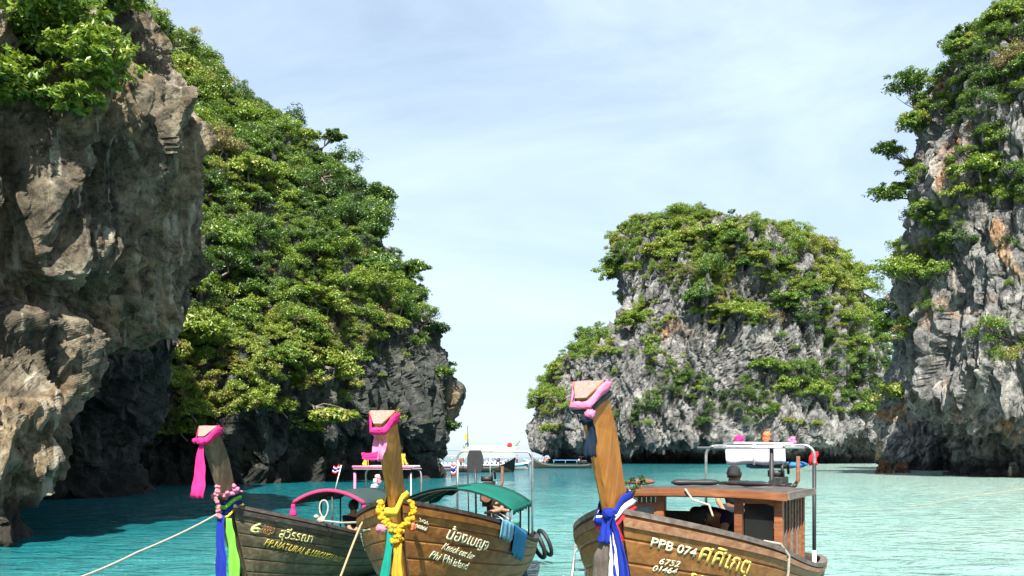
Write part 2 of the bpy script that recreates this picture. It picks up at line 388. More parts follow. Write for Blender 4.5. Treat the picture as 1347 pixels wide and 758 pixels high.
# islet
def isl(py): return EYE + (HZ-py)/FPX*335
def ix(px): return (px-W0/2)/FPX*335
D_LV = [(-3, ix(722), ix(1150), 315, 380), (1.5, ix(726), ix(1146), 317, 378), (isl(592), ix(728), ix(1144), 318, 378), (isl(586), ix(718), ix(1154), 311, 382), (isl(581), ix(705), ix(1166), 300, 386), (isl(540), ix(704), ix(1172), 300, 386),
        (isl(505), ix(715), ix(1172), 301, 385), (isl(482), ix(728), ix(1166), 302, 384), (isl(462), ix(752), ix(1158), 303, 384), (isl(440), ix(776), ix(1148), 304, 383), (isl(428), ix(804), ix(1142), 305, 382),
        (isl(400), ix(810), ix(1124), 306, 380), (isl(370), ix(812), ix(1104), 308, 379), (isl(340), ix(812), ix(1082), 311, 377), (isl(322), ix(816), ix(1060), 316, 373),
        (isl(308), ix(824), ix(1040), 323, 368), (isl(299), ix(845), ix(1022), 330, 362), (isl(292), ix(885), ix(1000), 338, 356)]
D_LV = fit_px(D_LV, 2.5, left=[W0/2+l[1]*FPX/335+(9 if l[0] < isl(450) else 2) for l in D_LV], right=[W0/2+l[2]*FPX/335 for l in D_LV])
D_o, D_p = add_cliff('domed_islet', D_LV, 'domed grey limestone islet with green scrub, rising from the bay', m_islet, 480, 320, 2.5, (R(170), R(370)), None, s=4.2,
                     flute=1.9, block=0.85, lump=0.8, sq=0.32, stz=0.2, step=0.8, f_flute=0.75)
# far foot of the fluted cliff, then the cliff itself
def ez(py, d): return EYE + (HZ-py)/FPX*d
def ex(px, d): return (px-W0/2)/FPX*d
E2_LV = [(-2, ex(1168, 160), 125, 148, 185), (1.2, ex(1170, 160), 125, 149, 185), (2.4, ex(1176, 160), 125, 150, 185), (4, ex(1166, 160), 125, 148, 185), (ez(570, 160), ex(1161, 160), 125, 147, 185), (ez(520, 160), ex(1164, 160), 125, 148, 185),
         (ez(470, 160), ex(1174, 160), 125, 149, 185), (ez(420, 160), ex(1180, 160), 125, 150, 185), (ez(370, 160), ex(1184, 160), 125, 150, 184), (ez(320, 160), ex(1196, 160), 124, 152, 182), (ez(280, 160), ex(1230, 160), 122, 156, 178)]
E2_LV = fit_px(E2_LV, 2.6, left=[W0/2+l[1]*FPX/160 for l in E2_LV])
E2_o, E2_p = add_cliff('low_sea_cliff', E2_LV, 'pale rust-stained cliff foot standing behind the two brown boulders', m_grey, 240, 220, 2.6, (R(165), R(300)), None, s=2.2, flute=1.2, block=1.1, sq=0.4, stz=0.25)
E_LV = [(-1.5, ex(1238, 100), 150, 91.0, 135), (0.25, ex(1240, 100), 150, 91.3, 135), (0.60, ex(1250, 100), 150, 93.2, 135), (1.3, ex(1264, 100), 150, 96.0, 135), (3.2, ex(1262, 100), 150, 95.6, 135), (5.4, ex(1250, 100), 150, 92.8, 135),
        (7.4, ex(1230, 100), 150, 88.0, 135), (8.8, ex(1216, 102), 150, 85.6, 135), (13, ex(1210, 104), 150, 86.0, 135), (18, ex(1203, 106), 150, 86.5, 135), (27, ex(1197, 107), 150, 87, 135), (38, ex(1199, 107), 150, 87.5, 135),
        (44, ex(1202, 107), 150, 88.5, 135), (49, ex(1228, 107), 150, 91, 134), (54, ex(1268, 107), 149, 95, 133), (60, ex(1325, 107), 146, 100, 130), (70, ex(1450, 107), 140, 108, 125)]
E_MK = [(1262, 580, 8, 40, 0.9), (1300, 585, 7, 45, 1.0), (1325, 580, 7, 40, 0.9), (1280, 560, 8, 30, -0.6), (1312, 565, 7, 30, -0.7), (1250, 470, 14, 18, -1.2), (1240, 510, 12, 12, 0.8), (1300, 480, 14, 12, 0.8)]
E_LV = fit_px(E_LV, 2.4, left=[1240, 1242, 1252, 1264, 1262, 1250, 1230, 1217, 1212, 1205, 1199, 1197, 1202, 1220, 1258, 1318, 1440])
E_o, E_p = add_cliff('grey_cliff', E_LV, 'tall grey fluted limestone cliff with an undercut lip above the water', m_grey, 460, 420, 2.4, (R(165), R(300)), 60, s=1.8, marks=E_MK, flute=1.9, block=0.85, sq=0.36, stz=0.2, step=0.8, f_flute=0.65)

# ------------------------------------------------------------------ sea
def make_sea():
    m, n, b = new_mat('sea water')
    v = mapping(n)
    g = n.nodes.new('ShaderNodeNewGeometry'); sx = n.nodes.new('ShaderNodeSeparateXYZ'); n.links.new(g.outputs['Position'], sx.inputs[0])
    # sandy shallows near the beach and under the grey cliff, deeper channel beyond; dark end also paints in cliff shadow and reflection at left
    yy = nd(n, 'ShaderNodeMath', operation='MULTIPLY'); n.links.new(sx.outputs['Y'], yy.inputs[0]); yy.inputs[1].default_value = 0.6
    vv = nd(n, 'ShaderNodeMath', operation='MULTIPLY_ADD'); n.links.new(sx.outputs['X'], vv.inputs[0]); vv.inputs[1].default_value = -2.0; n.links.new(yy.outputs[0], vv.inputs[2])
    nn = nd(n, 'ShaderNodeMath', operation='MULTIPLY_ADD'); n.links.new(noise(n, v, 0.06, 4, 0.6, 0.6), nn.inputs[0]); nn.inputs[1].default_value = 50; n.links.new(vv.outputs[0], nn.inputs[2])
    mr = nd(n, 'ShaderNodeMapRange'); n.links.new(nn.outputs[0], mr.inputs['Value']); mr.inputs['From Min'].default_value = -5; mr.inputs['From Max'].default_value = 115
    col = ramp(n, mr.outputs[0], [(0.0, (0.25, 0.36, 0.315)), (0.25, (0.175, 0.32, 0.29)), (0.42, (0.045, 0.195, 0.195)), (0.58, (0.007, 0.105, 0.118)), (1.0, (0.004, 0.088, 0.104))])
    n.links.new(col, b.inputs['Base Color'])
    b.inputs['Roughness'].default_value = 0.07; b.inputs['IOR'].default_value = 1.33; b.inputs['Specular IOR Level'].default_value = 0.5
    w1 = mapping(n, (0.55, 1.5, 1), (0, 0, R(8))); w2 = mapping(n, (1.6, 3.4, 1), (0, 0, R(-14)))
    c = bump(n, b, noise(n, w1, 0.8, 5, 0.62, 0.8), 1.0, 0.60)
    c = bump(n, b, noise(n, w2, 1.5, 3, 0.6, 0.4), 0.9, 0.12, c)
    rr = np.concatenate([np.linspace(0.3, 12, 20, endpoint=False), 12*np.exp(np.linspace(0, math.log(500/12.0), 420, endpoint=False)), 500*np.exp(np.linspace(0, math.log(24.0), 22))])
    th = np.concatenate([np.linspace(R(55), R(125), 360, endpoint=False), np.linspace(R(125), R(415), 60, endpoint=False)])
    x = rr[:, None]*np.cos(th)[None]; y = rr[:, None]*np.sin(th)[None]
    p = np.stack([x, y, np.zeros_like(x)], -1); q = p.reshape(-1, 3)
    rq = np.hypot(q[:, 0], q[:, 1]); fade = np.clip(1.3 - rq/90, 0, 1)
    qq = q.copy(); qq[:, 2] = 0.5
    hgt = 0.10*perlin(qq*np.array([0.35, 0.95, 1])) + 0.06*perlin(qq*np.array([1.0, 2.1, 1])+7)
    p[..., 2] = (hgt*fade).reshape(x.shape)
    nz, nth = x.shape
    i = np.arange(nz-1)[:, None]*nth; j = np.arange(nth)[None]; j2 = (j+1) % nth
    f = np.stack([i+j, i+nth+j, i+nth+j2, i+j2], -1).reshape(-1, 4)
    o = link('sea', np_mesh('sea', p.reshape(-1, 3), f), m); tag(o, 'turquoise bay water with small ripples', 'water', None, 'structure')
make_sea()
# ------------------------------------------------------------------ foliage
def leaf_mat(name, stops, tr=0.45):
    m = bpy.data.materials.new(name); m.use_nodes = True; n = m.node_tree; n.nodes.clear()
    o = n.nodes.new('ShaderNodeOutputMaterial'); at = nd(n, 'ShaderNodeAttribute', attribute_name='tint'); oi = n.nodes.new('ShaderNodeObjectInfo')
    x = nd(n, 'ShaderNodeMath', operation='MULTIPLY_ADD'); n.links.new(oi.outputs['Random'], x.inputs[0]); x.inputs[1].default_value = 0.36
    ai = nd(n, 'ShaderNodeAttribute', attribute_name='ptint', attribute_type='INSTANCER'); sm = nd(n, 'ShaderNodeMath', operation='ADD'); n.links.new(at.outputs['Fac'], sm.inputs[0]); n.links.new(ai.outputs['Fac'], sm.inputs[1]); n.links.new(sm.outputs[0], x.inputs[2])
    y = nd(n, 'ShaderNodeMath', operation='SUBTRACT'); n.links.new(x.outputs[0], y.inputs[0]); y.inputs[1].default_value = 0.18
    c = ramp(n, y.outputs[0], stops)
    d = n.nodes.new('ShaderNodeBsdfDiffuse'); t = n.nodes.new('ShaderNodeBsdfTranslucent'); g = nd(n, 'ShaderNodeBsdfGlossy', Roughness=0.42)
    n.links.new(c, d.inputs['Color']); n.links.new(mixc(n, 0.5, c, (0.16, 0.22, 0.01)), t.inputs['Color'])
    g.inputs['Color'].default_value = (0.75, 0.8, 0.7, 1)
    a = nd(n, 'ShaderNodeMixShader', Fac=tr); n.links.new(d.outputs[0], a.inputs[1]); n.links.new(t.outputs[0], a.inputs[2])
    b = nd(n, 'ShaderNodeMixShader', Fac=0.05); n.links.new(a.outputs[0], b.inputs[1]); n.links.new(g.outputs[0], b.inputs[2])
    n.links.new(b.outputs[0], o.inputs['Surface']); return m
m_leaf = leaf_mat('leaves', [(0.0, (0.022, 0.055, 0.016)), (0.26, (0.052, 0.120, 0.024)), (0.48, (0.120, 0.215, 0.026)), (0.68, (0.215, 0.305, 0.032)), (0.88, (0.30, 0.33, 0.055)), (1.0, (0.20, 0.135, 0.065))])
m_bark = plain('pale bark', (0.22, 0.19, 0.155), 0.85, 0, 0.45, 6, 0.4)

def leaves(rs, centres, crad, per, size, up=0.55, flat=0.55, tint=0.45, lens=1.9):
    """rhombic leaves gathered round cluster centres; returns v, f, tint"""
    nc = len(centres); c = np.repeat(centres, per, 0); cr = np.repeat(crad, per)
    k = len(c); d = rs.normal(size=(k, 3)); d /= np.linalg.norm(d, axis=1)[:, None]; d *= (rs.rand(k)**0.45)[:, None]
    d[:, 2] *= flat; pos = c + d*cr[:, None]; pos[:, 2] -= 0.25*np.linalg.norm(d[:, :2], axis=1)**2*cr
    nrm = rs.normal(size=(k, 3))*0.60 + d*0.8 + np.array([0, 0, up*1.1]); nrm /= np.linalg.norm(nrm, axis=1)[:, None]
    a = rs.normal(size=(k, 3)); a -= nrm*(a*nrm).sum(1)[:, None]; a /= np.linalg.norm(a, axis=1)[:, None]; b = np.cross(nrm, a)
    s = size*(0.65 + 0.7*rs.rand(k))[:, None]
    v = np.stack([pos - a*s*lens/2, pos + b*s*0.45 - nrm*s*0.10, pos + a*s*lens/2, pos - b*s*0.45 - nrm*s*0.10], 1).reshape(-1, 3)
    f = np.arange(k*4).reshape(-1, 4)
    t = tint + np.repeat(rs.normal(size=nc)*0.09, per) + rs.normal(size=k)*0.07 + 0.05*d[:, 2]
    return v, f, np.repeat(t, 4)
def leaf_mesh(name, v, f, t):
    me = np_mesh(name, v, f, False); at = me.attributes.new('tint', 'FLOAT', 'POINT'); at.data.foreach_set('value', np.asarray(t, np.float32)); return me
def dome(rs, n, flat=0.8):
    d = rs.normal(size=(n, 3)); d[:, 2] = np.abs(d[:, 2])*1.0 - 0.15; d /= np.linalg.norm(d, axis=1)[:, None]
    d *= (0.45 + 0.5*rs.rand(n))[:, None]; d[:, 2] *= flat
    d += rs.normal(size=(n, 3))*0.08; return d
def crown_data(seed, ncl, per, size, tint, flat=0.8, cr=0.34):
    rs = np.random.RandomState(seed); c = dome(rs, ncl, flat)
    return leaves(rs, c, cr*(0.65+0.7*rs.rand(ncl)), per, size, tint=tint) + (c,)
def limb_mb(c, base, r0, rs, n=9):
    mb = MB(); mid = Vector((0, 0, -0.05)); base = Vector(base)
    k = base.lerp(mid, 0.5) + Vector(rs.normal(size=3)*0.08)
    mb.tube([base, k, mid], [r0, r0*0.75, r0*0.55], 6)
    for i in range(min(n, len(c))):
        e = Vector(c[i]); m = mid.lerp(e, 0.55) + Vector(rs.normal(size=3)*0.10)
        mb.tube([mid, m, e], [r0*0.5, r0*0.3, r0*0.1], 5)
    return mb
TINTS = [0.22, 0.34, 0.44, 0.52, 0.60, 0.68, 0.76, 0.97]
PROTO = []
for i, t in enumerate(TINTS):
    v, f, tt, c = crown_data(100+i, (40, 24, 54)[i % 3], (95, 125, 78)[i % 3], (0.062, 0.054, 0.070)[i % 3], t, (0.75, 1.15, 0.5)[i % 3], (0.30, 0.36, 0.24)[i % 3])
    rs = np.random.RandomState(300+i)
    PROTO.append((leaf_mesh('crown', v, f, tt), limb_mb(c, (rs.normal()*0.2, rs.normal()*0.2, -0.55), 0.045, rs).mesh('trunk', True)))
for cm, tm in PROTO: cm.materials.append(m_leaf); tm.materials.append(m_bark)
# neutral crowns that the uncountable scrub is scattered from
SCRUB = bpy.data.collections.new('scrub_shapes')
for i in range(8):
    v, f, tt, c = crown_data(700+i, (26, 14, 40, 20)[i % 4], (60, 100, 46, 78)[i % 4], (0.078, 0.064, 0.082, 0.058)[i % 4], 0.0, (0.8, 1.3, 0.5, 1.0)[i % 4], (0.36, 0.42, 0.26, 0.34)[i % 4]); me = leaf_mesh('scrub', v, f, tt); me.materials.append(m_leaf); SCRUB.objects.link(bpy.data.objects.new('scrub', me))
def scrub_nodes():
    g = bpy.data.node_groups.new('scrub', 'GeometryNodeTree')
    g.interface.new_socket('Geometry', in_out='INPUT', socket_type='NodeSocketGeometry'); g.interface.new_socket('Geometry', in_out='OUTPUT', socket_type='NodeSocketGeometry')
    i, o = g.nodes.new('NodeGroupInput'), g.nodes.new('NodeGroupOutput'); ip = g.nodes.new('GeometryNodeInstanceOnPoints'); ci = g.nodes.new('GeometryNodeCollectionInfo')
    ci.inputs['Collection'].default_value = SCRUB; ci.inputs['Separate Children'].default_value = True; ci.inputs['Reset Children'].default_value = True
    ip.inputs['Pick Instance'].default_value = True
    def na(nm, ty):
        x = g.nodes.new('GeometryNodeInputNamedAttribute'); x.data_type = ty; x.inputs['Name'].default_value = nm; return x.outputs['Attribute']
    k = g.links.new; k(i.outputs[0], ip.inputs['Points']); k(ci.outputs[0], ip.inputs['Instance']); k(na('idx', 'INT'), ip.inputs['Instance Index'])
    k(na('rot', 'FLOAT_VECTOR'), ip.inputs['Rotation']); k(na('scl', 'FLOAT_VECTOR'), ip.inputs['Scale']); k(ip.outputs[0], o.inputs[0]); return g
SCRUB_NG = scrub_nodes()
def scrub(name, pos, rot, scl, idx, tint):
    me = bpy.data.meshes.new(name); me.vertices.add(len(pos)); me.vertices.foreach_set('co', np.asarray(pos, np.float32).ravel())
    for nm, ty, fld, val in (('rot', 'FLOAT_VECTOR', 'vector', rot), ('scl', 'FLOAT_VECTOR', 'vector', scl), ('idx', 'INT', 'value', idx), ('ptint', 'FLOAT', 'value', tint)):
        a = me.attributes.new(nm, ty, 'POINT'); a.data.foreach_set(fld, np.asarray(val, np.int32 if ty == 'INT' else np.float32).ravel())
    me.update(); o = link(name, me, m_leaf); md = o.modifiers.new('scrub', 'NODES'); md.node_group = SCRUB_NG; return o

def scatter(p, dens, spacing, seed, want):
    """points on a cliff grid p, spread by rejection; dens(px, py, z, n) in 0..1 (also scales size)"""
    rs = np.random.RandomState(seed); n = grid_normals(p); q = p.reshape(-1, 3); n = n.reshape(-1, 3)
    px, py = proj(q); view = q - np.array([0, 0, EYE]); view /= np.linalg.norm(view, axis=1)[:, None]
    ok = ((view*n).sum(1) < 0.12) & (px > -40) & (px < W0+40) & (py > -60) & (py < 640)
    w = np.where(ok, dens(px, py, q[:, 2], n), 0)
    area = np.linalg.norm(np.cross(np.gradient(p, axis=0), np.gradient(p, axis=1)), axis=2).reshape(-1)
    w0 = w.copy(); w = w*area; w /= w.sum(); idx = rs.choice(len(q), size=want*14, p=w)
    out = []; cell = {}
    for k in idx:
        r = spacing*(0.36 + 1.15*rs.rand()**2.0); c = q[k]; kf = 1/max(0.45, min(1, 0.2+w0[k]));
        if rs.rand() > 0.12+2.2*w0[k]: continue
        key = tuple(np.floor(c/spacing).astype(int)); bad = False
        for a in (-1, 0, 1):
            for b in (-1, 0, 1):
                for e in (-1, 0, 1):
                    for (cc, rr, kk) in cell.get((key[0]+a, key[1]+b, key[2]+e), ()):
                        if ((c-cc)**2).sum() < (0.45*(r+rr)*max(kf, kk))**2: bad = True; break
                    if bad: break
                if bad: break
            if bad: break
        if bad: continue
        cell.setdefault(key, []).append((c, r, kf)); out.append((c, n[k], r, px[k], py[k]))
        if len(out) >= want: break
    return out
def tint_at(c, s, rs):
    t = 0.55 + 1.0*float(perlin(np.array([c])*s)[0]) + rs.normal()*0.13
    if rs.rand() < 0.025: return 0.97
    return min(0.82, max(0.12, t))
def look(t):
    return 'dry brown' if t > 0.9 else 'yellow-green' if t > 0.62 else 'mid-green' if t > 0.40 else 'dark green'
def plant(pts, n_solo, solo_name, label, cat, group, stuff_name, stuff_label, tsc, seed, parts=True, out=0.35):
    rs = np.random.RandomState(seed)
    order = sorted(range(len(pts)), key=lambda i: -pts[i][2]/pts[i][0][1]); solo = set(order[:n_solo])
    rb = np.median([pts[i][2] for i in order[:n_solo]]); S = []
    for i, (c, n, r, px, py) in enumerate(pts):
        t = tint_at(c, tsc, rs); pos = c + n*r*out + np.array([0, 0, r*0.25]); rz = rs.rand()*6.28
        sc = r*(0.85+0.4*rs.rand()); sz = sc*(0.75+0.4*rs.rand())
        if i in solo:
            k = int(np.argmin([abs(t-x) for x in TINTS])); cm, tm = PROTO[k]
            if parts:
                e = empty(solo_name, tuple(pos), rz); e.scale = (sc, sc, sz)
                link('crown', cm, None, e); link('trunk', tm, None, e)
            else:
                e = link(solo_name, cm, None, None, tuple(pos), (0, 0, rz)); e.scale = (sc, sc, sz)
            tag(e, ('large ' if r > rb else 'small ') + look(TINTS[k]) + ' ' + label, cat, group)
        else: S.append((pos, (rs.normal()*0.15, rs.normal()*0.15, rz), (sc, sc, sz), rs.randint(8), t))
    if S: tag(scrub(stuff_name, *[np.array([x[k] for x in S]) for k in range(5)]), stuff_label, 'foliage', None, 'stuff')

def nz(px, py, f, seed):                                 # patchiness, evaluated on the wall
    return perlin(np.stack([px*f, py*f, np.full_like(px, seed)], 1))
def blobs(px, py, bl):
    w = np.zeros_like(px)
    for (x, y, rx, ry, a) in bl: w = np.maximum(w, a*(((px-x)/rx)**2 + ((py-y)/ry)**2 < 1)) if a > 0 else np.where(((px-x)/rx)**2 + ((py-y)/ry)**2 < 1, w*(1+a), w)
    return w
def dens_C(px, py, z, n):
    low = np.interp(px, [150, 200, 260, 330, 400, 460, 500, 540, 570, 600], [580, 575, 560, 540, 520, 495, 455, 415, 400, 400])
    w = np.where(py < low, 1.0, np.where(py < low+45, 0.20, 0.02))
    w *= np.where(nz(px, py, 0.013, 3.3) < -0.30, 0.25, 1)
    for (x, y, rx, ry) in [(412, 212, 26, 16), (470, 262, 20, 14), (500, 330, 22, 22), (300, 395, 14, 20), (530, 385, 16, 20)]: w = np.where(((px-x)/rx)**2+((py-y)/ry)**2 < 1, w*0.12, w)
    return w*np.where(z < 4.5, 0, 1)
def dens_D(px, py, z, n):
    low = np.interp(px, [700, 740, 800, 850, 900, 1000, 1060, 1110, 1180], [500, 475, 440, 430, 425, 430, 440, 500, 530])
    w = np.where(py < low, 1.0, np.where(py < 565, 0.16, 0.0)) * np.where(nz(px, py, 0.022, 9.1) < -0.18, 0.15, 1)
    pat = blobs(px, py, [(718, 510, 22, 40, 1), (770, 455, 36, 24, 1), (735, 530, 16, 14, 1), (905, 505, 30, 18, .9), (945, 540, 18, 14, .9), (860, 475, 22, 16, .9), (1000, 545, 40, 14, 1), (1060, 500, 40, 22, 1), (985, 520, 26, 16, .8), (845, 545, 14, 18, .8), (1120, 520, 40, 30, .9), (870, 520, 14, 12, .7), (930, 525, 14, 26, .5)])
    w = np.maximum(w, pat)
    for (x, y, rx, ry) in [(820, 400, 18, 40), (985, 375, 16, 14), (1060, 345, 14, 10), (1025, 330, 12, 14), (905, 395, 12, 18), (850, 330, 10, 20), (870, 410, 16, 12)]: w = np.where(((px-x)/rx)**2+((py-y)/ry)**2 < 1, 0.05*w, w)
    return w
def dens_E(px, py, z, n):
    w = np.full_like(px, 0.015)
    top = np.interp(px, [1150, 1200, 1250, 1300, 1347, 1400], [150, 150, 135, 120, 110, 100])
    w = np.where(py < top, 0.9, w)
    w = np.maximum(w, blobs(px, py, [(1215, 130, 40, 40, 1), (1285, 155, 34, 26, 1), (1272, 225, 26, 38, .9), (1235, 285, 34, 20, .8), (1215, 345, 40, 26, 1), (1300, 205, 26, 20, .7), (1335, 250, 30, 26, .9), (1325, 100, 40, 40, .9),
                                     (1262, 300, 18, 24, .6), (1325, 462, 34, 22, 1), (1190, 430, 14, 26, .7), (1175, 535, 16, 10, .8), (1230, 400, 16, 18, .5), (1330, 320, 18, 14, .4), (1205, 235, 14, 20, .5)]))
    return w*np.where(z < 6, 0, 1)
def dens_A(px, py, z, n):
    w = np.where((px < 165) & (py < 120), 1.0, 0.0); return w

plant(scatter(C_p, dens_C, 1.85, 11, 2600), 135, 'tree', 'tree rooted on the long green cliff', 'tree', 'trees on the long green cliff',
      'cliff_foliage', 'dense green scrub covering the slope of the long green cliff', 0.05, 21)
plant(scatter(D_p, dens_D, 3.8, 12, 1500), 110, 'shrub', 'shrub clinging to the rock of the domed islet', 'shrub', 'shrubs on the domed islet',
      'islet_foliage', 'green scrub spread over the domed islet', 0.03, 22, False)
plant(scatter(E_p, dens_E, 1.8, 13, 420), 60, 'tree', 'tree rooted on the tall grey fluted cliff', 'tree', 'trees on the tall grey cliff',
      'grey_cliff_foliage', 'green scrub growing in patches on the tall grey fluted cliff', 0.06, 23)
plant(scatter(E2_p, dens_E, 2.8, 14, 60), 12, 'shrub', 'shrub on the pale rust-stained cliff foot behind the brown boulders', 'shrub', 'shrubs on the low sea cliff',
      'low_cliff_foliage', 'sparse green scrub on the pale rust-stained cliff foot', 0.06, 24, False)

# ------------------------------------------------------------------ trees one can tell apart
def lone_tree(label, base, crown, rad, ncl, per, leaf, seed, tint=0.55, flat=0.5, cr=0.26, r0=0.09, sag=0.15, group=None, limbs=16, lens=2.2):
    """trunk from base (rooted in rock) out to the crown; layered sprays of leaves"""
    rs = np.random.RandomState(seed); base = Vector(base); crown = Vector(crown)
    e = empty('tree', base); tag(e, label, 'tree', group)
    d = rs.normal(size=(ncl, 3)); d /= np.linalg.norm(d, axis=1)[:, None]; d *= (rs.rand(ncl)**0.5)[:, None]; d[:, 2] *= flat
    c = d*np.array(rad) + np.array(crown-base)
    v, f, t = leaves(rs, c, cr*np.mean(rad)*(0.6+0.8*rs.rand(ncl)), per, leaf, up=0.8, flat=0.4, tint=tint, lens=lens)
    link('crown', leaf_mesh('crown', v, f, t), m_leaf, e)
    mb = MB(); cv = crown-base; k1 = cv*0.45 + Vector((0, 0, -sag*cv.length)); z0 = -cv.normalized()*0.6
    pts = [z0, k1*0.5, k1, cv*0.8 + Vector((0, 0, -sag*0.4*cv.length))]
    mb.tube(pts, [r0, r0*0.85, r0*0.7, r0*0.5], 7)
    for i in range(min(limbs, ncl)):
        s = Vector(pts[1 + i % 3]); en = Vector(c[i]); m = s.lerp(en, 0.55) + Vector(rs.normal(size=3)*0.12*np.mean(rad))
        mb.tube([s, s.lerp(m, 0.5) + Vector(rs.normal(size=3)*0.05*np.mean(rad)), m, en], [r0*0.45, r0*0.34, r0*0.22, r0*0.08], 5)
    mb.build('trunk', m_bark, e, True)
    return e
def wall_point(p, px, py):                               # point of a cliff seen at a photo pixel
    n = grid_normals(p).reshape(-1, 3); q = p.reshape(-1, 3); x, y = proj(q)
    d = (x-px)**2 + (y-py)**2 + np.where((q*n).sum(1) < 0, 0, 1e6); return Vector(q[np.argmin(d)])
def off(v, a, b, c): return v + Vector((a, b, c))
w = wall_point(A_p, 60, 40); lone_tree('broad leafy tree with bare pale branches hanging over the tan overhang', w, off(w, 0.3, -1.3, 0.1), (2.2, 1.5, 1.9), 210, 26, 0.12, 41, 0.60, 0.6, 0.20, 0.06)
w = wall_point(A_p, 120, 90); lone_tree('leafy tree with drooping bright green sprays on the shoulder of the tan overhang', w, off(w, 0.5, -1.0, 0.0), (1.5, 1.1, 1.5), 120, 26, 0.11, 42, 0.66, 0.6, 0.22, 0.05)
w = wall_point(A_p, 20, 120); lone_tree('dark green tree tucked against the tan overhang, above its pale recess', w, off(w, 0.2, -0.9, 0.1), (1.3, 1.0, 1.3), 100, 24, 0.11, 43, 0.46, 0.6, 0.24, 0.05)
w = wall_point(A_p, 95, 140); lone_tree('low leafy tree fringing the bare rock beneath the other trees on the tan overhang', w, off(w, 0.2, -0.6, 0.1), (1.1, 0.8, 0.7), 70, 24, 0.10, 45, 0.52, 0.6, 0.22, 0.04)
w = wall_point(A_p, 150, 20); lone_tree('tree at the top edge of the tan overhang with sunlit leaf tips', w, off(w, 0.3, -0.6, 0.5), (1.2, 0.9, 1.1), 80, 24, 0.105, 44, 0.66, 0.6, 0.24, 0.045)
def edge(p, bx, by, cx, cy, rpx, label, seed, tint, **kw):
    w = wall_point(p, bx, by); Y = w.y; c = P(cx, cy, Y-0.6); k = rpx/FPX*Y
    lone_tree(label, w, c, (k*1.1, k, k*0.9), int(kw.pop('ncl', 34)*1.6), kw.pop('per', 36), kw.pop('leaf', 0.23), seed, tint, cr=0.36, limbs=26, **kw)
edge(E_p, 1196, 215, 1172, 195, 20, 'small tree reaching out over the sky from the grey cliff, upper of a pair', 51, 0.42, r0=0.12, ncl=18)
edge(E_p, 1196, 260, 1164, 252, 24, 'small tree drooping out over the sky from the grey cliff, lower of a pair', 52, 0.45, r0=0.12, ncl=24)
edge(E_p, 1206, 150, 1194, 105, 26, 'leafy tree on the corner of the grey cliff, below its summit scrub', 53, 0.40, r0=0.14, ncl=34)
edge(E_p, 1215, 185, 1205, 160, 24, 'dense tree hugging the corner of the grey cliff above the reaching pair', 54, 0.45, r0=0.12, ncl=30)
edge(E_p, 1210, 375, 1186, 350, 34, 'wide pale yellow-green tree spreading from the grey cliff over the gap', 55, 0.70, r0=0.16, flat=0.35, ncl=46)
edge(C_p, 425, 195, 438, 178, 14, 'dark lone tree standing clear of the green cliff skyline', 56, 0.22, r0=0.10, ncl=16)
edge(C_p, 540, 360, 550, 350, 17, 'thin tree leaning off the green cliff edge, highest of three', 57, 0.40, r0=0.10, ncl=20)
edge(C_p, 562, 440, 572, 430, 17, 'thin tree leaning off the green cliff edge, middle of three', 58, 0.35, r0=0.10, ncl=20)
edge(C_p, 575, 480, 584, 478, 14, 'thin tree leaning off the green cliff edge, lowest of three', 59, 0.40, r0=0.10, ncl=16)
edge(C_p, 405, 530, 440, 545, 26, 'low spreading branch of bright leaves jutting from the bare green cliff base', 60, 0.66, r0=0.12, flat=0.3, ncl=40)
edge(C_p, 240, 420, 262, 430, 30, 'bright yellow-green tree with bare white branches beside the tan overhang', 61, 0.72, r0=0.16, ncl=44)

# ------------------------------------------------------------------ hanging stone
def stalactite(top, ln, r, seed, parent, mat, lean=0.0):
    rs = np.random.RandomState(seed); rg = []; top = Vector(top); n = 14
    for i in range(11):
        t = i/10; c = top + Vector((lean*t*ln, 0, 0.6*r - t*ln)); rad = r*((1-t)**0.7*(0.8+0.25*rs.rand()) + 0.04)
        rg.append([c + Vector((math.cos(2*math.pi*j/n), math.sin(2*math.pi*j/n), 0))*rad*(1+0.16*math.sin(j*2.6+seed)+0.12*math.sin(j*1.3+t*5)) for j in range(n)])
    o = MB().rings(rg).build('stalactite', mat, parent, True); return o
for k, (px, py, Y, ln, r) in enumerate([(150, 405, 27, 1.6, .34), (172, 400, 29, 1.3, .3), (133, 430, 26, 1.7, .32), (196, 392, 32, 1.4, .32), (214, 385, 34, 1.1, .28)]):
    stalactite(wall_point(A_p, px, py) + Vector((-0.05, 0.22, 0.25)), ln*0.75, r, k, A_o, m_tan, 0.05)
for k, (px, py, Y, ln, r) in enumerate([(160, 420, 43.5, 3.6, .5), (180, 430, 43.6, 4.2, .5), (202, 410, 43.8, 3.8, .55), (220, 405, 44.2, 3.6, .5), (140, 450, 43.5, 3.0, .5)]):
    stalactite(wall_point(B_p, px, py) + Vector((-0.1, 0.3, 0.4)), ln, r, 10+k, B_o, m_dark, 0.03)
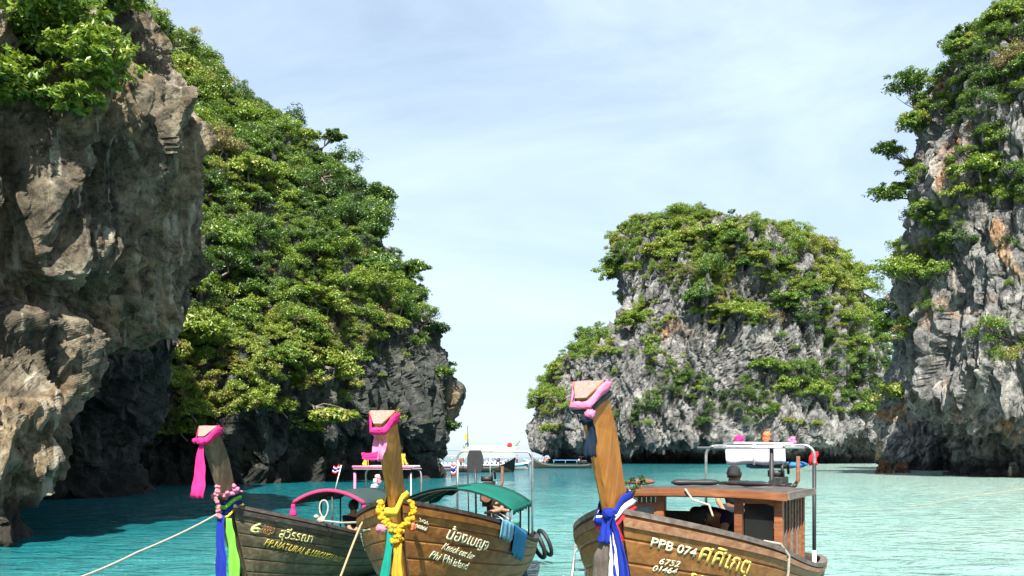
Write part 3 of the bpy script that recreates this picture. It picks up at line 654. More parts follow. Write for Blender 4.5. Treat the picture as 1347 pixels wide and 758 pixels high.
# ------------------------------------------------------------------ boulders
m_boulder = rock_mat('brown boulder', [(0.07, 0.04, 0.025), (0.19, 0.10, 0.055), (0.30, 0.18, 0.10), (0.40, 0.28, 0.18)], RUST, 0.5, 0.2, 0.0, 1.2)
def boulder(px, py, Y, w, d, hh, seed, label):
    nt_, np_ = 40, 26; th = np.linspace(0, 2*np.pi, nt_, endpoint=False); ph = np.linspace(-0.5*np.pi+0.05, 0.5*np.pi-0.02, np_)
    g = np.stack([np.cos(ph)[:, None]*np.cos(th)[None]*w/2, np.cos(ph)[:, None]*np.sin(th)[None]*d/2, np.sin(ph)[:, None]*np.ones(nt_)[None]*hh], -1)
    g = carve(g+seed*7.0, 0.45, flute=0.5, block=0.9)-seed*7.0
    o = link('boulder', grid_mesh('boulder', g), m_boulder); b = P(px, py, Y); o.location = (b.x, b.y, 0.0)
    tag(o, label, 'rock')
boulder(1163, 622, 134, 2.5, 2.2, 1.6, 3.0, 'rounded brown boulder in the water, the one farther from the grey cliff')
boulder(1186, 622, 137, 2.3, 2.2, 1.5, 5.0, 'rounded brown boulder in the water, the one closer to the grey cliff')
# ------------------------------------------------------------------ boat materials
def wood_mat(name, a, b_, c, stain, sc=1.0, gloss=0.5, aft=None, grime=0.5, axis='x'):
    m, n, b = new_mat(name)
    sv = {'x': (1.2*sc, 14*sc, 14*sc), 'z': (16*sc, 16*sc, 1.3*sc), 'y': (14*sc, 1.2*sc, 14*sc)}[axis]
    g = noise(n, mapping(n, sv), 1.0, 6, 0.62, 0.6); v = mapping(n, (sc,)*3)
    col = ramp(n, g, [(0.28, a), (0.5, b_), (0.74, c)])
    oi = n.nodes.new('ShaderNodeObjectInfo')                                     # boards differ a little
    hv = nd(n, 'ShaderNodeHueSaturation'); n.links.new(col, hv.inputs['Color'])
    mr = nd(n, 'ShaderNodeMapRange'); n.links.new(oi.outputs['Random'], mr.inputs['Value']); mr.inputs['To Min'].default_value = 0.72; mr.inputs['To Max'].default_value = 1.22
    n.links.new(mr.outputs[0], hv.inputs['Value']); col = hv.outputs['Color']
    if aft:                                                                       # green growth and paint towards the stern
        x = nd(n, 'ShaderNodeSeparateXYZ'); n.links.new(mapping(n), x.inputs[0])
        w = nd(n, 'ShaderNodeMath', operation='MULTIPLY_ADD'); n.links.new(noise(n, v, 0.9, 5, 0.6), w.inputs[0]); w.inputs[1].default_value = 3.0; n.links.new(x.outputs['X'], w.inputs[2])
        r2 = nd(n, 'ShaderNodeMapRange'); n.links.new(w.outputs[0], r2.inputs['Value']); r2.inputs['From Min'].default_value = aft[1]; r2.inputs['From Max'].default_value = aft[1]+3.5; r2.inputs['To Max'].default_value = 0.8
        col = mixc(n, r2.outputs[0], col, aft[0])
    dm = ramp(n, noise(n, mapping(n, (1.6*sc, 1.6*sc, 0.5*sc)), 1.7, 7, 0.68, 0.5), [(0.50, (0, 0, 0)), (0.70, (grime,)*3)])
    col = mixc(n, dm, col, stain)
    pa = ramp(n, noise(n, mapping(n, (1.1*sc, 1.1*sc, 0.45*sc)), 3.1, 6, 0.7, 0.6), [(0.55, (0, 0, 0)), (0.72, (0.55*grime,)*3)]); col = mixc(n, pa, col, tuple(min(1, x*1.35+0.02) for x in c))
    sp = ramp(n, noise(n, v, 9, 4, 0.7), [(0.62, (0, 0, 0)), (0.74, (0.5*grime,)*3)]); col = mixc(n, sp, col, tuple(x*0.4 for x in stain))
    n.links.new(col, b.inputs['Base Color']); b.inputs['Roughness'].default_value = gloss; b.inputs['Specular IOR Level'].default_value = 0.35
    bump(n, b, g, 0.35, 0.012); return m
m_h1 = wood_mat('weathered grey planking', (0.0536, 0.0398, 0.0229), (0.1126, 0.0896, 0.0512), (0.2036, 0.1693, 0.1057), (0.0322, 0.0239, 0.0132), 0.9, 0.75, ((0.075, 0.095, 0.062), 3.0), 0.75)
m_h2 = wood_mat('brown oiled planking', (0.1491, 0.0511, 0.0099), (0.2769, 0.1050, 0.0199), (0.3977, 0.1846, 0.0426), (0.0710, 0.0283, 0.0099), 0.9, 0.6, ((0.15, 0.14, 0.06), 5.6), 0.55)
m_h3 = wood_mat('orange brown planking', (0.1160, 0.0427, 0.0093), (0.1996, 0.0817, 0.0196), (0.2785, 0.1346, 0.0399), (0.0557, 0.0233, 0.0083), 0.9, 0.55, ((0.19, 0.18, 0.09), 5.2), 0.55)
m_p1 = wood_mat('grey brown post wood', (0.0510, 0.0374, 0.0228), (0.1065, 0.0782, 0.0449), (0.1852, 0.1423, 0.0856), (0.0324, 0.0232, 0.0131), 1.0, 0.7, None, 0.5, 'z')
m_p2 = wood_mat('honey post wood', (0.2052, 0.0739, 0.0096), (0.3557, 0.1436, 0.0192), (0.4925, 0.2326, 0.0451), (0.1026, 0.0383, 0.0082), 1.0, 0.5, None, 0.35, 'z')
m_p3 = wood_mat('amber post wood', (0.2736, 0.0866, 0.0109), (0.4195, 0.1505, 0.0218), (0.5290, 0.2280, 0.0456), (0.1550, 0.0502, 0.0109), 1.0, 0.42, None, 0.35, 'z')
m_cap1 = wood_mat('grey gunwale wood', (0.0330, 0.0252, 0.0204), (0.0630, 0.0510, 0.0432), (0.1140, 0.0990, 0.0870), (0.0180, 0.0144, 0.0120), 1.2, 0.75)
m_cap2 = wood_mat('dark gunwale wood', (0.018, 0.013, 0.010), (0.040, 0.029, 0.021), (0.09, 0.07, 0.052), (0.02, 0.014, 0.01), 1.2, 0.7)
m_cap3 = wood_mat('bleached gunwale wood', (0.0920, 0.0680, 0.0560), (0.1520, 0.1200, 0.1040), (0.2400, 0.2000, 0.1720), (0.0560, 0.0400, 0.0320), 1.2, 0.75)
m_rub3 = wood_mat('red brown rubbing strake', (0.1445, 0.0578, 0.0272), (0.2210, 0.1062, 0.0553), (0.3060, 0.1785, 0.1062), (0.0850, 0.0382, 0.0213), 1.2, 0.65)
m_cabin = wood_mat('red brown cabin wood', (0.1040, 0.0336, 0.0128), (0.1800, 0.0640, 0.0240), (0.2640, 0.1160, 0.0464), (0.0640, 0.0240, 0.0112), 1.5, 0.45, None, 0.3, 'y')
m_inner = plain('bilge wood', (0.0600, 0.0450, 0.0300), 0.8, 0, 0.5, 5)
m_endg = plain('sawn end grain', (0.2310, 0.1705, 0.1430), 0.85, 0, 0.35, 40, 0.5)
m_black = plain('black rubber', (0.018, 0.018, 0.020), 0.55, 0, 0.4, 12)
m_steel = plain('galvanised tube', (0.4125, 0.4125, 0.4050), 0.35, 0.75, 0.35, 10)
m_rust = plain('rusty iron', (0.18, 0.075, 0.04), 0.8, 0.2, 0.5, 14, 0.5)
m_engine = plain('greasy engine metal', (0.055, 0.052, 0.05), 0.45, 0.6, 0.6, 16, 0.3)
m_alu = plain('aluminium', (0.62, 0.63, 0.64), 0.35, 0.8, 0.2, 10)
def cloth(name, col, var=0.18): return plain(name, col, 0.85, 0, var, 5, 0.0, 0.15)
m_pink = cloth('hot pink cloth', (0.6000, 0.0263, 0.1650)); m_rose = cloth('rose cloth', (0.5400, 0.1650, 0.2850)); m_white = cloth('white cloth', (0.6240, 0.6160, 0.6080), 0.08)
m_lime = cloth('lime green cloth', (0.1300, 0.4420, 0.0390)); m_blue = cloth('royal blue cloth', (0.0099, 0.0248, 0.2310)); m_navy = cloth('navy cloth', (0.010, 0.020, 0.085))
m_red = cloth('red cloth', (0.60, 0.025, 0.035)); m_teal = cloth('teal cloth', (0.0055, 0.1980, 0.1485)); m_gold = cloth('golden orange cloth', (0.5850, 0.2475, 0.0225)); m_yel = cloth('yellow cloth', (0.6150, 0.4125, 0.0375))
m_taupe = cloth('grey brown cloth', (0.1050, 0.0850, 0.0700), 0.4); m_slate = cloth('dark slate blue cloth', (0.0088, 0.0180, 0.0340)); m_sky = cloth('sky blue towel', (0.0180, 0.1800, 0.3600)); m_towel = cloth('pale blue towel', (0.1560, 0.3575, 0.4810))
m_canopy2 = cloth('green canopy cloth', (0.0058, 0.1039, 0.0770)); m_canopyd = cloth('dark green canopy cloth', (0.008, 0.055, 0.042)); m_canopy1 = cloth('dark canopy cloth', (0.03, 0.05, 0.05)); m_mag = cloth('faded raspberry cloth', (0.3500, 0.0385, 0.1050))
m_rope = plain('pale rope', (0.4030, 0.3705, 0.3055), 0.9, 0, 0.3, 60, 0.6); m_ropet = plain('tan rope', (0.42, 0.30, 0.17), 0.9, 0, 0.3, 60, 0.6)
m_mari = plain('marigold petals', (0.6800, 0.3360, 0.0080), 0.8, 0, 0.4, 45, 0.8); m_petal = plain('pink petals', (0.6000, 0.2100, 0.2550), 0.8, 0, 0.5, 40, 0.8); m_coral = plain('coral petals', (0.82, 0.19, 0.08), 0.8, 0, 0.4, 40, 0.8)
m_skin = plain('skin', (0.30, 0.155, 0.09), 0.55, 0, 0.12, 5); m_hair = plain('black hair', (0.010, 0.009, 0.009), 0.55, 0, 0.5, 60, 0.8)
m_shirtn = cloth('navy jersey', (0.018, 0.018, 0.045)); m_shirtb = cloth('black shirt', (0.012, 0.012, 0.014)); m_shirtw = cloth('grey white shirt', (0.55, 0.55, 0.54)); m_trous = cloth('dark trousers', (0.02, 0.022, 0.03))
m_glass = plain('dim window glass', (0.10, 0.13, 0.12), 0.08, 0, 0.4, 3, 0, 0.6); m_eye = plain('dark eye', (0.01, 0.008, 0.008), 0.3)
def letter_mat(name, col, under):
    m, n, b = new_mat(name); v = mapping(n)
    c = ramp(n, noise(n, v, 14, 6, 0.7), [(0.34, under), (0.44, tuple(x*0.8 for x in col)), (0.6, col)])
    n.links.new(c, b.inputs['Base Color']); b.inputs['Roughness'].default_value = 0.6; return m
m_let1 = letter_mat('worn cream lettering', (0.62, 0.56, 0.24), (0.10, 0.085, 0.04)); m_let1y = letter_mat('worn yellow lettering', (0.58, 0.42, 0.07), (0.10, 0.085, 0.04))
m_let1r = letter_mat('worn rust lettering', (0.34, 0.15, 0.05), (0.10, 0.07, 0.035)); m_let2 = letter_mat('cream lettering', (0.66, 0.66, 0.46), (0.20, 0.14, 0.06))
m_let3 = letter_mat('ivory lettering', (0.76, 0.70, 0.50), (0.28, 0.17, 0.07)); m_let3y = letter_mat('gold lettering', (0.74, 0.53, 0.12), (0.30, 0.17, 0.05))

# ------------------------------------------------------------------ long-tail boat
class Boat:
    def __init__(s, bow, stern, zb, zmin, zp, bm, post, hw=0.10, um=0.40, stern_w=0.66):
        s.bow = Vector(bow).to_3d(); st = Vector(stern).to_3d(); d = st - s.bow; s.L = d.length; s.rz = math.atan2(d.y, d.x)
        s.zb, s.zmin, s.zp, s.bm, s.hw, s.um, s.sw = zb, zmin, zp, bm, hw, um, stern_w; s.post = post
        s.M = Matrix.Translation(s.bow) @ Matrix.Rotation(s.rz, 4, 'Z')
        s.side = {}
    def sheer(s, u): return s.zmin + (s.zb-s.zmin)*(1-u)**s.zp + 0.06*u**6
    def keel(s, u): return -0.42 + 0.12*(1-u)**3 + 0.18*u**4
    def half(s, u):
        if u < s.um: b = s.bm*(1-(1-u/s.um)**2.1)
        else: b = s.bm*(1-(1-s.sw)*((u-s.um)/(1-s.um))**2.2)
        if u > 0.9: b *= 0.45 + 0.55*math.sqrt(max(0, 1-((u-0.9)/0.1)**2))
        return b
    def pt(s, u, v, sd, out=0.0):
        zs, zk = s.sheer(u), s.keel(u); z = zk+(zs-zk)*v
        xs = (s.zb-z)*0.36 + 0.06*(s.zb-z)**2*0.5
        x = xs + (s.L-0.10*(1-v)*3*0.6-xs)*u
        k = 1.35 + 1.5*min(1, u/0.45)
        y = s.hw + s.half(u)*(1-(1-max(0, v))**k)*(0.93+0.07*v)
        if out:
            e = 1e-3; a = s._raw(min(u+e, 1), v, sd)-s._raw(max(u-e, 0), v, sd); b = s._raw(u, min(v+e, 1), sd)-s._raw(u, max(v-e, 0), sd)
            n = a.cross(b).normalized(); n = n if n.y*sd > 0 else -n
            return Vector((x, y*sd, z)) + n*out
        return Vector((x, y*sd, z))
    def _raw(s, u, v, sd): return s.pt(u, v, sd)
    def w(s, p): return s.M @ Vector(p)
    def uv_at(s, px, py, sd=-1):
        if sd not in s.side:
            us = np.linspace(0, 1, 240); vv = np.linspace(0.15, 1, 110)
            g = np.array([[tuple(s.w(s.pt(u, v, sd))) for v in vv] for u in us]).reshape(-1, 3); x, y = proj(g)
            s.side[sd] = (us, vv, x, y)
        us, vv, x, y = s.side[sd]; k = int(np.argmin((x-px)**2+(y-py)**2)); return np.array([us[k//110], vv[k % 110]])
    def local(s, p): return s.M.inverted() @ Vector(p)
    def post_at(s, t):                                   # t 0..1 along the post above the gunwale -> xf,zf,xa,za,hf,ha
        st = s.post; i = min(int(t*(len(st)-1)), len(st)-2); k = t*(len(st)-1)-i
        return [a+(b-a)*k for a, b in zip(st[i], st[i+1])]
    def outline(s, t, g=0.0, n=5):
        xf, zf, xa, za, hf, ha = s.post_at(t); d = Vector((xf-xa, 0, zf-za)).normalized()
        F, A = Vector((xf, 0, zf))+d*g, Vector((xa, 0, za))-d*g; c = [F+Vector((0, hf+g, 0)), A+Vector((0, ha+g, 0)), A-Vector((0, ha+g, 0)), F-Vector((0, hf+g, 0))]
        o = []
        for i in range(4):
            for j in range(n): o.append(c[i].lerp(c[(i+1) % 4], j/n))
        return o
def bake(b, mb, name, mat, smooth=True, solid=0.0, sub=0):
    """geometry given in boat space -> top-level object with its own origin"""
    mb.v = [tuple(b.w(v)) for v in mb.v]; a = np.array(mb.v); c = Vector(((a[:, 0].min()+a[:, 0].max())/2, (a[:, 1].min()+a[:, 1].max())/2, a[:, 2].min()))
    mb.v = [tuple(Vector(v)-c) for v in mb.v]; o = mb.build(name, mat, None, smooth); o.location = c
    if sub: k = o.modifiers.new('sub', 'SUBSURF'); k.levels = k.render_levels = sub
    if solid: k = o.modifiers.new('solid', 'SOLIDIFY'); k.thickness = solid
    return o
def reparent(o, root):                                   # make a baked piece a part of another thing
    m = o.matrix_world.copy() if False else Matrix.Translation(o.location)
    o.parent = root; o.matrix_parent_inverse = Matrix.Identity(4); o.location = o.location - root.location; return o

def build_boat(b, name, label, hull_mat, post_mat, cap_mat, rub_mat, nstr=7):
    root = empty(name, b.bow, b.rz); tag(root, label, 'boat'); b.root = root
    N = 44; us = [i/N for i in range(N+1)]; us = [u**1.15 for u in us]
    mb = MB()
    for sd in (-1, 1):
        mb.rings([[b.pt(u, v/12, sd, -0.02) for v in range(13)] for u in us], False, False)
    o = len(mb.v); k = [b.pt(1, v/12, -1, -0.02) for v in range(13)]; q = [b.pt(1, v/12, 1, -0.02) for v in range(13)]
    mb.rings([k, q], False, False)
    hull = mb.build('hull', m_inner, root, True); sm = hull.modifiers.new('solid', 'SOLIDIFY'); sm.thickness = 0.03; sm.offset = 0
    ve = [0.0, 0.30] + [0.30+0.70*(i/(nstr-1))**0.95 for i in range(1, nstr)]
    rs = random.Random(name)
    for sd in (-1, 1):
        for i in range(nstr):
            v0, v1 = ve[i], ve[i+1]; e = 0.010; th = 0.008+0.006*rs.random()
            rg = [[b.pt(u, v0+0.002, sd, -0.004), b.pt(u, v0+e, sd, th), b.pt(u, (v0+v1)/2, sd, th+0.003), b.pt(u, v1-e, sd, th), b.pt(u, v1-0.002, sd, -0.004)] for u in us]
            p = MB().rings(rg, False, False); p.build('plank', hull_mat, hull, False)
    # rounded stern boards
    for i in range(1, nstr):
        v0, v1 = ve[i]+0.004, ve[i+1]-0.004
        p = MB(); a, c, d, f = b.pt(1, v0, -1), b.pt(1, v0, 1), b.pt(1, v1, 1), b.pt(1, v1, -1); x = Vector((0.025, 0, 0))
        p.add([a, c, d, f, a+x, c+x, d+x, f+x], [(4, 5, 6, 7), (0, 3, 2, 1), (0, 1, 5, 4), (1, 2, 6, 5), (2, 3, 7, 6), (3, 0, 4, 7)]); p.build('plank', hull_mat, hull)
    for sd in (-1, 1):
        def sec(u, lo, hi, a, c):
            t = b.pt(u, 1, sd); return [Vector((t.x, t.y+sd*c, t.z+lo)), Vector((t.x, t.y+sd*c, t.z+hi)), Vector((t.x, t.y-sd*a, t.z+hi)), Vector((t.x, t.y-sd*a, t.z+lo))]
        MB().rings([sec(u, 0.0, 0.055, 0.07, 0.035) for u in us]).build('gunwale', cap_mat, root)
        def sec2(u):
            r = []
            for v, oo in ((0.950, 0.012), (0.950, 0.036), (0.988, 0.036), (0.988, 0.012)): r.append(b.pt(u, v, sd, oo))
            return r
        MB().rings([sec2(u) for u in us]).build('rub_rail', rub_mat, root)
    t0, t1 = b.pt(1, 1, -1), b.pt(1, 1, 1)
    MB().box((t0.x-0.02, 0, t0.z+0.03), (0.16, (t1-t0).length+0.06, 0.066)).build('stern_cap', cap_mat, root)
    # decks: foredeck boards and cabin sole
    for i in range(5):
        u0, u1 = 0.03+0.05*i, 0.03+0.05*(i+1)-0.004; r = []
        for u in (u0, u1):
            a = b.pt(u, 0.93, -1); c = b.pt(u, 0.93, 1); r.append([Vector((a.x, a.y+0.05, a.z)), Vector((c.x, c.y-0.05, c.z)), Vector((c.x, c.y-0.05, c.z-0.03)), Vector((a.x, a.y+0.05, a.z-0.03))])
        MB().rings(r).build('deck_board', m_inner, root)
    rg = []
    for i in range(13):
        u = 0.26+0.72*i/12; a = b.pt(u, 0.62, -1); rg.append([Vector((a.x, a.y+0.03, a.z)), Vector((a.x, -a.y-0.03, a.z)), Vector((a.x, -a.y-0.03, a.z-0.03)), Vector((a.x, a.y+0.03, a.z-0.03))])
    MB().rings(rg).build('floor', m_inner, root)
    # stem and prow post: narrow cutting edge forward, broad behind
    st = b.post; low = [(1.05, -0.35, 1.25, -0.35, 0.05, 0.07), (0.62, 0.35, 0.92, 0.45, 0.055, 0.085), (0.22, 1.15, 0.55, 1.25, 0.055, 0.095)]
    low = [(l[0]+(st[0][0]-(-0.10))*0.4, l[1]*st[0][1]/1.85, l[2], l[3]*st[0][1]/1.85, l[4], l[5]) for l in low]
    rg = []
    for (xf, zf, xa, za, hf, ha) in low + list(st):
        e = 0.02; F, A = Vector((xf, 0, zf)), Vector((xa, 0, za)); d = (A-F).normalized()
        rg.append([F+Vector((0, hf, 0))*0.6, F+d*e+Vector((0, hf, 0)), A-d*e+Vector((0, ha, 0)), A+Vector((0, ha-e, 0)), A-Vector((0, ha-e, 0)), A-d*e-Vector((0, ha, 0)), F+d*e-Vector((0, hf, 0)), F-Vector((0, hf, 0))*0.6])
    MB().rings(rg).build('prow_post', post_mat, root)
    xf, zf, xa, za, hf, ha = st[-1]; F, A = Vector((xf, 0, zf)), Vector((xa, 0, za)); dd = Vector((zf-za, 0, xa-xf)).normalized(); dd = dd if dd.x < 0 else -dd
    q = [F+Vector((0, hf*0.9, 0)), A+Vector((0, ha*0.94, 0)), A-Vector((0, ha*0.94, 0)), F-Vector((0, hf*0.9, 0))]
    MB().rings([[p-dd*0.004 for p in q], [p+dd*0.006 for p in q]]).build('post_end', m_endg, root)
    return root

def letters(b, text, p0, p1, pt, mat, sd=-1, bold=0.012, name='lettering'):
    """p0/p1: baseline ends, pt: upper left corner, in photo pixels on the hull side"""
    cu = bpy.data.curves.new('t', 'FONT'); cu.body = text; cu.offset = bold; cu.resolution_u = 3; cu.dimensions = '2D'; cu.fill_mode = 'FRONT'
    t = bpy.data.objects.new('t', cu); COL.objects.link(t); bpy.context.view_layer.update()
    dg = bpy.context.evaluated_depsgraph_get(); me = bpy.data.meshes.new_from_object(t.evaluated_get(dg))
    bpy.data.objects.remove(t); bpy.data.curves.remove(cu)
    bm = bmesh.new(); bm.from_mesh(me); bmesh.ops.triangulate(bm, faces=bm.faces)
    bmesh.ops.subdivide_edges(bm, edges=[e for e in bm.edges if e.calc_length() > 0.35], cuts=1)
    bm.to_mesh(me); bm.free()
    co = np.array([v.co[:] for v in me.vertices]); lo, hi = co.min(0), co.max(0); k = (co-lo)/np.maximum(hi-lo, 1e-6)
    a, c, e = b.uv_at(*p0, sd), b.uv_at(*p1, sd), b.uv_at(*pt, sd)
    for i, v in enumerate(me.vertices):
        uv = a + k[i, 0]*(c-a) + k[i, 1]*(e-a); v.co = b.pt(float(min(1, max(0, uv[0]))), float(min(1, max(0, uv[1]))), sd, 0.022)
    me.update(); o = link(name, me, mat, b.root); sm = o.modifiers.new('solid', 'SOLIDIFY'); sm.thickness = 0.004; sm.offset = 0
    return o

# post stations: xf, zf, xa, za, half width front, half width back (boat space, above the gunwale)
def post_st(zg, ztop, lean, dep=0.34, wt=0.165, wb=0.10, cut=0.15):
    o = []
    for i in range(9):
        t = i/8; z = zg + (ztop-zg)*t; x = -0.10 - lean*(t**1.08); d = dep*(1-0.10*math.sin(t*math.pi))
        c = (cut-0.06)*max(0, (t-0.6)/0.4)**1.5
        o.append((x-(0.05*t), z-c-0.04, x+d*(1-0.55*max(0, (t-0.6)/0.4)**1.2), z+0.04, 0.05+0.012*t, wb+(wt-wb)*t**1.2))
    return o
b1 = Boat((-4.72, 14.5), (-2.78, 23.0), 1.66, 0.55, 2.6, 1.05, post_st(1.62, 2.95, 0.62), um=0.27)
b2 = Boat((-1.53, 11.3), (-0.20, 20.6), 1.90, 0.62, 1.75, 1.06, post_st(1.86, 3.03, 0.55), um=0.27)
b3 = Boat((0.98, 8.6), (4.58, 15.2), 1.94, 0.76, 1.9, 1.10, post_st(1.90, 3.16, 0.60, wt=0.155), um=0.30)
build_boat(b1, 'longtail_boat', 'weathered grey-green wooden long-tail boat with a pink cloth on its prow', m_h1, m_p1, m_cap1, m_cap1)
build_boat(b2, 'longtail_boat', 'brown wooden long-tail boat with a green arched canopy and marigold-hung prow', m_h2, m_p2, m_cap2, m_h2)
build_boat(b3, 'longtail_boat', 'orange-brown wooden long-tail boat with a wooden cabin and tall amber prow', m_h3, m_p3, m_cap3, m_rub3)

letters(b1, '6', (328, 700), (341, 703), (333, 686), m_let1, bold=0.03)
letters(b1, '5051', (346, 695), (361, 699), (348, 689), m_let1r); letters(b1, '50524', (342, 700), (358, 704), (344, 694.5), m_let1r)
letters(b1, 'สุวีรรณา', (365, 711), (408, 718), (370, 693), m_let1, bold=0.012)
letters(b1, 'PP.NATURAL & LEBOUGH PLOY', (346, 717), (446, 739), (351, 708), m_let1y, bold=0.02)
letters(b2, '3426', (549, 686), (563, 690), (552, 681), m_let2); letters(b2, '06066', (544, 693), (560, 697.5), (546, 687.5), m_let2)
letters(b2, 'น้องเบญจ', (584, 712), (636, 726), (594, 690), m_let2, bold=0.012)
letters(b2, 'น้องเบญจ', (486, 700), (499, 723), (490, 693), m_let2, 1); letters(b2, 'Knock out bar', (580, 722), (619, 736), (585, 713.5), m_let2); letters(b2, 'Phi', (563, 733), (574, 737), (568, 723.5), m_let2); letters(b2, 'Phi', (579, 739), (590, 742.5), (584, 729), m_let2); letters(b2, 'island', (593, 743), (611, 749), (597, 734), m_let2)
letters(b3, 'PPB 074', (853, 719), (911, 732), (859, 706), m_let3, bold=0.02)
letters(b3, '6752', (866, 740), (891, 744.5), (869, 732.5), m_let3); letters(b3, '01464', (857, 750), (886, 754.5), (860, 741.5), m_let3)
letters(b3, 'ศศิเกตุ', (913, 744), (978, 763), (926, 712), m_let3y, bold=0.012); letters(b3, 'SASI', (905, 764), (940, 772), (909, 752), m_let3y, bold=0.02)

# ------------------------------------------------------------------ cloth on the prows
def wrap(b, t0, t1, g, name=None, mat=None, dip=0.0, puff=0.02, rows=6, wob=0.008, mb=None, back=0.0):
    """band round the post between t0 and t1; dip lowers the front"""
    mb = mb or MB(); rg = []
    for r in range(rows+1):
        k = r/rows; t = t0+(t1-t0)*k; o = b.outline(min(1, max(0, t)), g+puff*math.sin(math.pi*k)); n = len(o); c = sum(o, Vector())/n; q = []
        for j, p in enumerate(o):
            f = max(0, -(p-c).x/0.16); p = p + Vector((0, 0, -dip*min(1.2, f) + back*min(1, max(0, (p-c).x/0.16)))); p = c+(p-c)*(1+wob*3*math.sin(j*1.9+r*2.3)); q.append(p)
        rg.append(q)
    mb.rings(rg, True, False); return mb
def tail(pts, w0, w1, side, mb=None, pleat=3.0, amp=0.25, nx=16, seed=0.0):
    """hanging strip along pts; side: width direction; uneven pleats run down its length, ragged lower edge"""
    mb = mb or MB(); pts = [Vector(p) for p in pts]; S = Vector(side).normalized(); rg = []; n = len(pts); rs = random.Random(repr(pts[0])+str(seed))
    ph = [rs.uniform(0, 6.3) for _ in range(5)]; fr = [rs.uniform(0.6, 1.5) for _ in range(5)]; jag = [rs.uniform(-1, 1) for _ in range(nx+1)]
    N = (n-1)*5
    for i in range(N+1):
        k = i/5; a = min(int(k), n-2); p = pts[a].lerp(pts[a+1], k-a); t = i/N
        w = (w0+(w1-w0)*t**0.8)*(1+0.10*math.sin(5.2*t+ph[0])+0.05*math.sin(13*t+ph[1])); nn = S.cross(Vector((0, 0, 1))); nn = nn.normalized() if nn.length > 0.1 else Vector((1, 0, 0)); row = []
        p = p + S*0.10*w*math.sin(4*t*fr[0]+ph[2]) + nn*0.12*w*math.sin(5*t*fr[1]+ph[3])*t
        for j in range(nx+1):
            x = j/nx-0.5; f = pleat*2*math.pi*(x+0.10*math.sin(3.3*t+ph[4])+0.09*math.sin(9*x+ph[1]))
            z = (math.sin(f+ph[0])*(0.6+0.5*math.sin(5*x+ph[2])) + 0.45*math.sin(2.3*f*fr[2]+7*t+ph[3]) + 0.25*math.sin(17*t*fr[3]+9*x+ph[4]))
            q = p + S*(w*(x+0.03*math.sin(2*f))) + nn*(amp*w*(0.45+0.55*t)*z*0.42)
            if i == N: q = q + Vector((0, 0, 0.07*w*jag[j]))
            row.append(q)
        rg.append(row)
    mb.rings(rg, False, False); return mb
def knot(mb, c, r, seed=0):
    """crumpled ball: folds of a knot or ruffled petals"""
    c = Vector(c); rg = []; rs = random.Random(seed*7.1+c.x*31+c.z*17)
    a0, a1, a2 = (rs.uniform(0, 6.3) for _ in range(3)); n = 14
    for i in range(1, 10):
        a = math.pi*i/10; rg.append([c + Vector((math.sin(a)*math.cos(2*math.pi*j/n), math.sin(a)*math.sin(2*math.pi*j/n), -0.85*math.cos(a)))*r*(1+0.20*math.sin(j*2.7+i*1.9+a0)+0.14*math.sin(j*1.2-i*2.6+a1)+0.12*rs.uniform(-1, 1)) for j in range(n)])
    return mb.rings(rg)
def front(b, t, g=0.03): xf, zf, xa, za, hf, ha = b.post_at(t); return Vector((xf-g, 0, zf))
def flank(b, t, sd, k=0.5, g=0.03):                      # a point on the side face of the post
    xf, zf, xa, za, hf, ha = b.post_at(t); return Vector((xf+(xa-xf)*k, sd*(hf+(ha-hf)*k+g), zf+(za-zf)*k))
def thing_cloth(b, name, label, cat, parts, solid=0.004):
    """parts: list of (part name, MB, material); first builds the root position"""
    pts = np.array([tuple(b.w(v)) for _, mb, _ in parts for v in mb.v]); root = empty(name, ((pts[:, 0].min()+pts[:, 0].max())/2, (pts[:, 1].min()+pts[:, 1].max())/2, pts[:, 2].min())); tag(root, label, cat)
    for pn, mb, mat in parts:
        o = bake(b, mb, pn, mat, True, solid); reparent(o, root)
    return root
def px_local(b, px, py, Y): return b.local(P(px, py, Y))
# --- grey-green boat: hot pink cloth, pink garland, blue and lime sashes
def dist(b, p): return b.w(p).y
kn = front(b1, 0.90, 0.06) + Vector((0, 0.10, 0.02)); Y1 = dist(b1, kn)
thing_cloth(b1, 'prow_cloth', 'hot pink cloth knotted round the grey prow, its long tail hanging free', 'cloth',
    [('band', wrap(b1, 0.90, 1.0, 0.012, dip=0.02, puff=0.030, wob=0.02), m_pink), ('knot', knot(knot(MB(), px_local(b1, 266, 581, Y1), 0.075), px_local(b1, 257, 580, Y1), 0.05, 2), m_pink),
     ('tail', tail([px_local(b1, 266, 582, Y1), px_local(b1, 263, 605, Y1), px_local(b1, 261, 630, Y1), px_local(b1, 259, 655, Y1)], 0.07, 0.27, (0.1, 1, 0)), m_pink)])
def garland(b, pts, r, mat, seed, n=2, name='flower', rnd=0.35):
    """string of ruffled blossoms along a path"""
    rs = random.Random(seed); mb = MB(); pts = [Vector(p) for p in pts]
    for i in range(len(pts)-1):
        for k in range(n):
            c = pts[i].lerp(pts[i+1], k/n) + Vector((rs.uniform(-1, 1), rs.uniform(-1, 1), rs.uniform(-1, 1)))*r*rnd
            knot(mb, c, r*rs.uniform(0.75, 1.15), rs.random()*6)
    return mb
def ring_path(b, t, g, dip=0.0, n=4):
    o = b.outline(t, g, n); c = sum(o, Vector())/len(o); return [p + Vector((0, 0, -dip*max(-0.3, -(p-c).x/0.16))) for p in o] + [o[0]]
f = front(b1, 0.30, 0.06)
